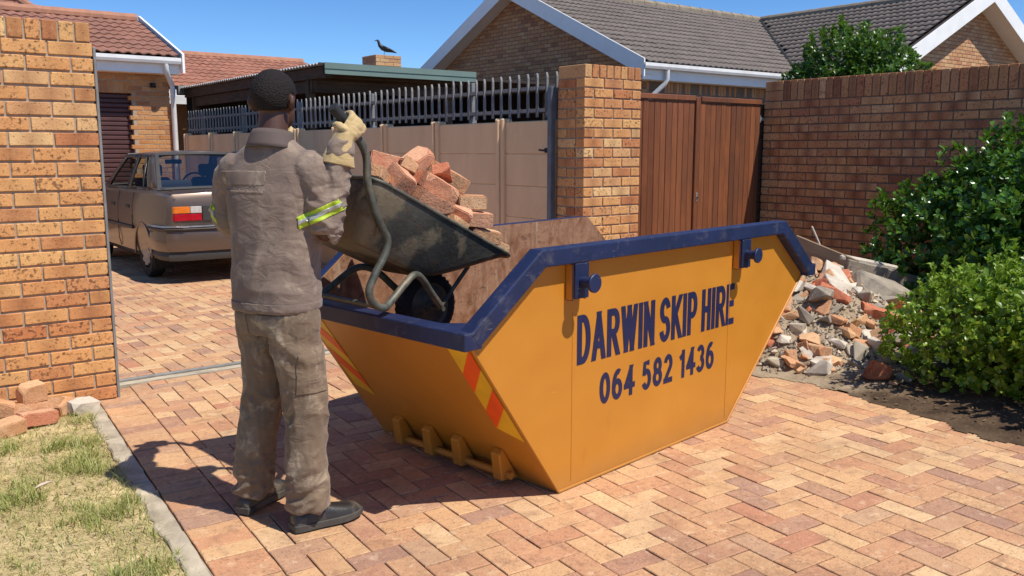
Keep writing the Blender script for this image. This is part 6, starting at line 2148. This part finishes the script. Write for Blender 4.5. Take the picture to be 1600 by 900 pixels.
TRO = link('trousers', tm, PER)
def box_planes(ax, a0, a1, z0, z1):
    e = Vector((1, 0, 0)) if ax == 0 else Vector((0, 1, 0))
    return [(e*a1, e), (e*a0, -e), (Vector((0, 0, z1)), Vector((0, 0, 1))), (Vector((0, 0, z0)), Vector((0, 0, -1)))]
for y0, y1 in ((-.155, -.035), (.035, .155)):
    patch(tm, lambda c, n: n.x < -.2 and y0-.02 < c.y < y1+.02 and .73 < c.z < .90, .0035, 'back_pocket', M['trousers'], TRO, box_planes(1, y0, y1, .755, .875))
patch(tm, lambda c, n: n.y < -.25 and -.09 < c.x < .09 and .54 < c.z < .75 and c.y < -.1, .004, 'thigh_pocket', M['trousers'], TRO, box_planes(0, -.065, .06, .565, .725))

# --- jacket
j = MB()
j.loft([ell(.885, .182, .132, -.005), ell(.95, .180, .130, -.004), ell(1.06, .178, .126, .0), ell(1.2, .183, .124, .006), ell(1.32, .190, .124, .010), ell(1.40, .187, .114, .012), ell(1.45, .176, .100, .010, 0, 28, 2.2), ell(1.49, .152, .086, .006, 0, 28, 2.1), ell(1.52, .112, .077, .004, 0, 28, 2), ell(1.55, .078, .070, .004, 0, 28, 2)], caps=True)
rarm = [RS, Vector((.068, -.178, 1.375)), Vector((.075, -.197, 1.285)), RE, RE.lerp(RWr, .35)+Vector((0, -.004, 0)), RE.lerp(RWr, .7), RE.lerp(RWr, .93)]
larm = [LSh, Vector((-.056, .190, 1.375)), Vector((-.046, .224, 1.295)), LEl, LEl.lerp(LWr, .35), LEl.lerp(LWr, .7), LEl.lerp(LWr, .93)]
for arm in (rarm, larm):
    P_ = crom(arm, 4)
    rad = np.interp(np.linspace(0, 6, len(P_)), [0, 1, 2, 3, 4, 5, 6], [.072, .067, .061, .057, .055, .051, .049])
    j.tube(P_, list(rad), 20, round_ends=True)
jm = remeshed(j, .0062, 7, 'jacket')
def jfold(p):
    d = .005*nz(p.x*6, p.y*7, p.z*3.0, 7)
    on_arm = False
    for S_0, E, W_, ph in ((RS, RE, RWr, 0), (LSh, LEl, LWr, 2)):
        for a_, b_, k0, amp, fr in ((S_0, E, .35, .0055, 14), (E, W_, .0, .0075, 19)):
            t_, dd = seg_t(p, a_, b_)
            if dd < .095 and k0 < t_ < 1.08 and abs(p.y) > .15:
                ax = (b_-a_).normalized(); q = p-a_; q = q-ax*q.dot(ax)
                u = Vector((0, 1, 0)); u = (u-ax*u.dot(ax)).normalized(); v_ = ax.cross(u)
                an = math.atan2(q.dot(v_), q.dot(u))
                L = (b_-a_).length*t_
                d += amp*rid(math.cos(an)*1.0+ph, math.sin(an)*1.0, (L+.018*math.sin(an+ph))*fr)
                on_arm = True
        w = math.exp(-((p-E).length/.07)**2)
        d += w*.006*rid(p.x*14, p.y*14+ph, p.z*14)
    d += .0022*rid(p.x*9, p.y*9+3, p.z*7)
    if not on_arm and p.z < 1.45:
        w = max(0, min(1, (1.45-p.z)/.15))
        d += w*.0065*rid(p.x*2.0, (p.y+.10*(p.z-1.1))*6.5, p.z*1.5+3)
        w = math.exp(-((p.z-1.0)/.09)**2)
        d += w*.0050*rid(p.x*4, p.y*4, (p.z+.2*p.y)*11)
        w = max(0, (abs(p.y)-.10)/.1)
        d += w*.005*rid(p.x*6, 1.0, (p.z-p.y*.6)*8)
    return d
displace(jm, jfold)
jm.materials.append(M['jacket'])
JAC = link('jacket', jm, PER)
patch(jm, lambda c, n: c.z < .95 and n.z > -.75, .0035, 'hem_band', M['jacket'], JAC, [(Vector((0, 0, .918)), Vector((0, 0, 1)))])
def band(S, E, t0, t1, nm, mat, off, lean):
    ax = (E-S); L = ax.length; ax = (ax.normalized()+Vector(lean)).normalized()
    def pr(c, n):
        t_, d_ = seg_t(c, S, E)
        return t0-.3 < t_ < t1+.3 and d_ < .10 and abs(c.y) > .143 and n.y*c.y > -.008
    return patch(jm, pr, off, nm, mat, JAC, [(S.lerp(E, t1), ax), (S.lerp(E, t0), -ax)])
band(RS, RE, .60, .79, 'lime_band', M['lime'], .003, (.25, 0, .0)); band(RS, RE, .665, .725, 'silver_band', M['silver'], .0050, (.25, 0, 0))
band(LSh, LEl, .70, .94, 'lime_band', M['lime'], .003, (0, 0, 0)); band(LSh, LEl, .78, .86, 'silver_band', M['silver'], .0050, (0, 0, 0))
def print_mat():
    nt = NT('faded_back_print')
    v = nt.coord(None, (1, 1, 1))
    n1 = nt.noise(v, 26.0, 5.0, .7); n2 = nt.noise(v, 6.0, 3.0)
    f = nt.math('MULTIPLY', smooth01(nt, n1, .45, .6), smooth01(nt, n2, .35, .6))
    c = nt.mix(nt.math('MULTIPLY', f, .75), srgb(128, 110, 97), srgb(182, 168, 148))
    nt.bsdf(c, .88, 0, None, .2)
    return nt.mat
M['print'] = print_mat()
patch(jm, lambda c, n: n.x < -.5 and -.06 < c.y < .15 and 1.335 < c.z < 1.352, .0007, 'faded_print', M['print'], JAC)
patch(jm, lambda c, n: n.x < -.5 and -.06 < c.y < .15 and 1.365 < c.z < 1.425, .0007, 'faded_print', M['print'], JAC)
# collar
mb = MB()
rings = []
for (z, a, bb, cf) in ((1.515, .080, .074, .006), (1.550, .072, .069, .008), (1.570, .073, .071, .006), (1.573, .0755, .0745, .004), (1.556, .083, .081, .002), (1.520, .099, .090, -.002), (1.505, .108, .094, -.003)):
    rings.append([(cf+bb*math.cos(t), a*math.sin(t), z+.012*math.cos(t-R(22))*(-1)) for t in [2*math.pi*i/36 for i in range(36)]])
mb.loft(rings, caps=False)
co_ = mb.build('collar', M['collar'], JAC, smooth=True); sd = co_.modifiers.new('t', 'SOLIDIFY'); sd.thickness = .004

# --- gloves
def glove(G, e, nb, wr, elbow):
    m = MB()
    pc = G+nb*.036-e*.012
    Mx = frame((0, 0, 0), hdir, e, nb).to_3x3()
    m.ball(pc, (.045, .053, .019), 18, 12, M=Mx)
    m.tube([pc-e*.02, wr], [.034, .033], 14, flat=.8, round_ends=True)
    for i in range(4):
        off = (i-1.5)*.0225
        R_ = .0375
        scale = (1.0, 1.06, 1.02, .92)[i]
        pts = []
        for k, a in enumerate((5, 40, 75, 110, 145, 180, 208)):
            a = R(a*scale)
            pts.append(G+hdir*off+(nb*math.cos(a)+e*math.sin(a))*(R_*(1.06 if 30 < a*57 < 120 else 1.0)))
        m.tube(pts, [.0135, .0140, .0135, .0130, .0128, .0122, .0110], 10, round_ends=True)
    th = [pc-e*.035-hdir*.030, pc-e*.034-hdir*.050-nb*.012, G-e*.036-hdir*.047-nb*.005, G-e*.026-hdir*.043-nb*.030, G-hdir*.038-nb*.038+e*.004]
    m.tube(th, [.018, .0165, .0150, .0140, .0120], 10, round_ends=True)
    me = remeshed(m, .0032, 2, 'glove')
    displace(me, lambda p: .0016*nz(p.x*60, p.y*60, p.z*60)+.0015*math.sin((p-wr).length*2*math.pi/.018)*max(0, 1-((p-wr).length/.07)))
    me.materials.append(M['glove'])
    o = link('glove', me, PER)
    d = (elbow-wr).normalized()
    c = MB(); rings = []
    ref = nb
    for k, (tt, r) in enumerate(((-.03, .036), (0.0, .040), (.03, .050), (.06, .058), (.085, .063), (.090, .063), (.086, .059), (.05, .052), (0.0, .037))):
        p = wr+d*tt; u = (ref-d*ref.dot(d)).normalized(); w = d.cross(u)
        rings.append([p+(u*math.cos(a)+w*math.sin(a))*(r*(1+.05*math.sin(3*a+k*.6)+.03*math.sin(7*a))) for a in [2*math.pi*i/32 for i in range(32)]])
    c.loft(rings, caps=False)
    c.build('gauntlet_cuff', M['glove'], o, smooth=True)
glove(GR_, eR, nbR, RWr, RE)
glove(GL_, eL, nbL, LWr, LEl)

# --- shoes
def shoe(heel, ang, mirror):
    o = MB(); s = MB(); L = .30
    prof = [(0.0, .030, .055, .062), (.012, .036, .075, .075), (.05, .038, .095, .086), (.09, .037, .098, .090), (.13, .041, .094, .078), (.17, .047, .080, .060), (.21, .051, .070, .050), (.25, .049, .064, .044), (.28, .040, .055, .038), (.297, .022, .040, .030)]
    rings = []
    for (x, hw, top, sh) in prof:
        cy = mirror*.010*math.sin(min(1, x/L)*math.pi*.9)
        rg = []
        for k in range(16):
            a = 2*math.pi*k/16
            y = hw*math.copysign(abs(math.cos(a))**.75, math.cos(a)); z = math.sin(a)
            z = .026+(top-.026)*max(0, z)**.7 if z > 0 else .026
            rg.append((x, cy+y, z))
        rings.append(rg)
    o.loft(rings)
    T = Matrix.Translation(heel) @ Matrix.Rotation(ang, 4, 'Z')
    up_ = link('shoe', o.mesh('shoe', M['shoe'], smooth=True, angle=60), PER, M=T)
    rings = []
    for (x, hw, top, sh) in prof:
        cy = mirror*.010*math.sin(min(1, x/L)*math.pi*.9)
        w = hw+.0045; x2 = x+(-.004 if x < .01 else (.004 if x > .29 else 0))
        lift = .010*max(0, (x-.2)/.1)**2
        rings.append([(x2, cy-w, .004+lift), (x2, cy+w, .004+lift), (x2, cy+w, .033+lift*.5), (x2, cy-w, .033+lift*.5)])
    s.loft(rings); s.build('sole', M['sole'], up_, bevel=.003)
shoe((-.085, -.138, .004), R(-14), -1)
shoe((-.108, .156, .004), R(15.5), 1)
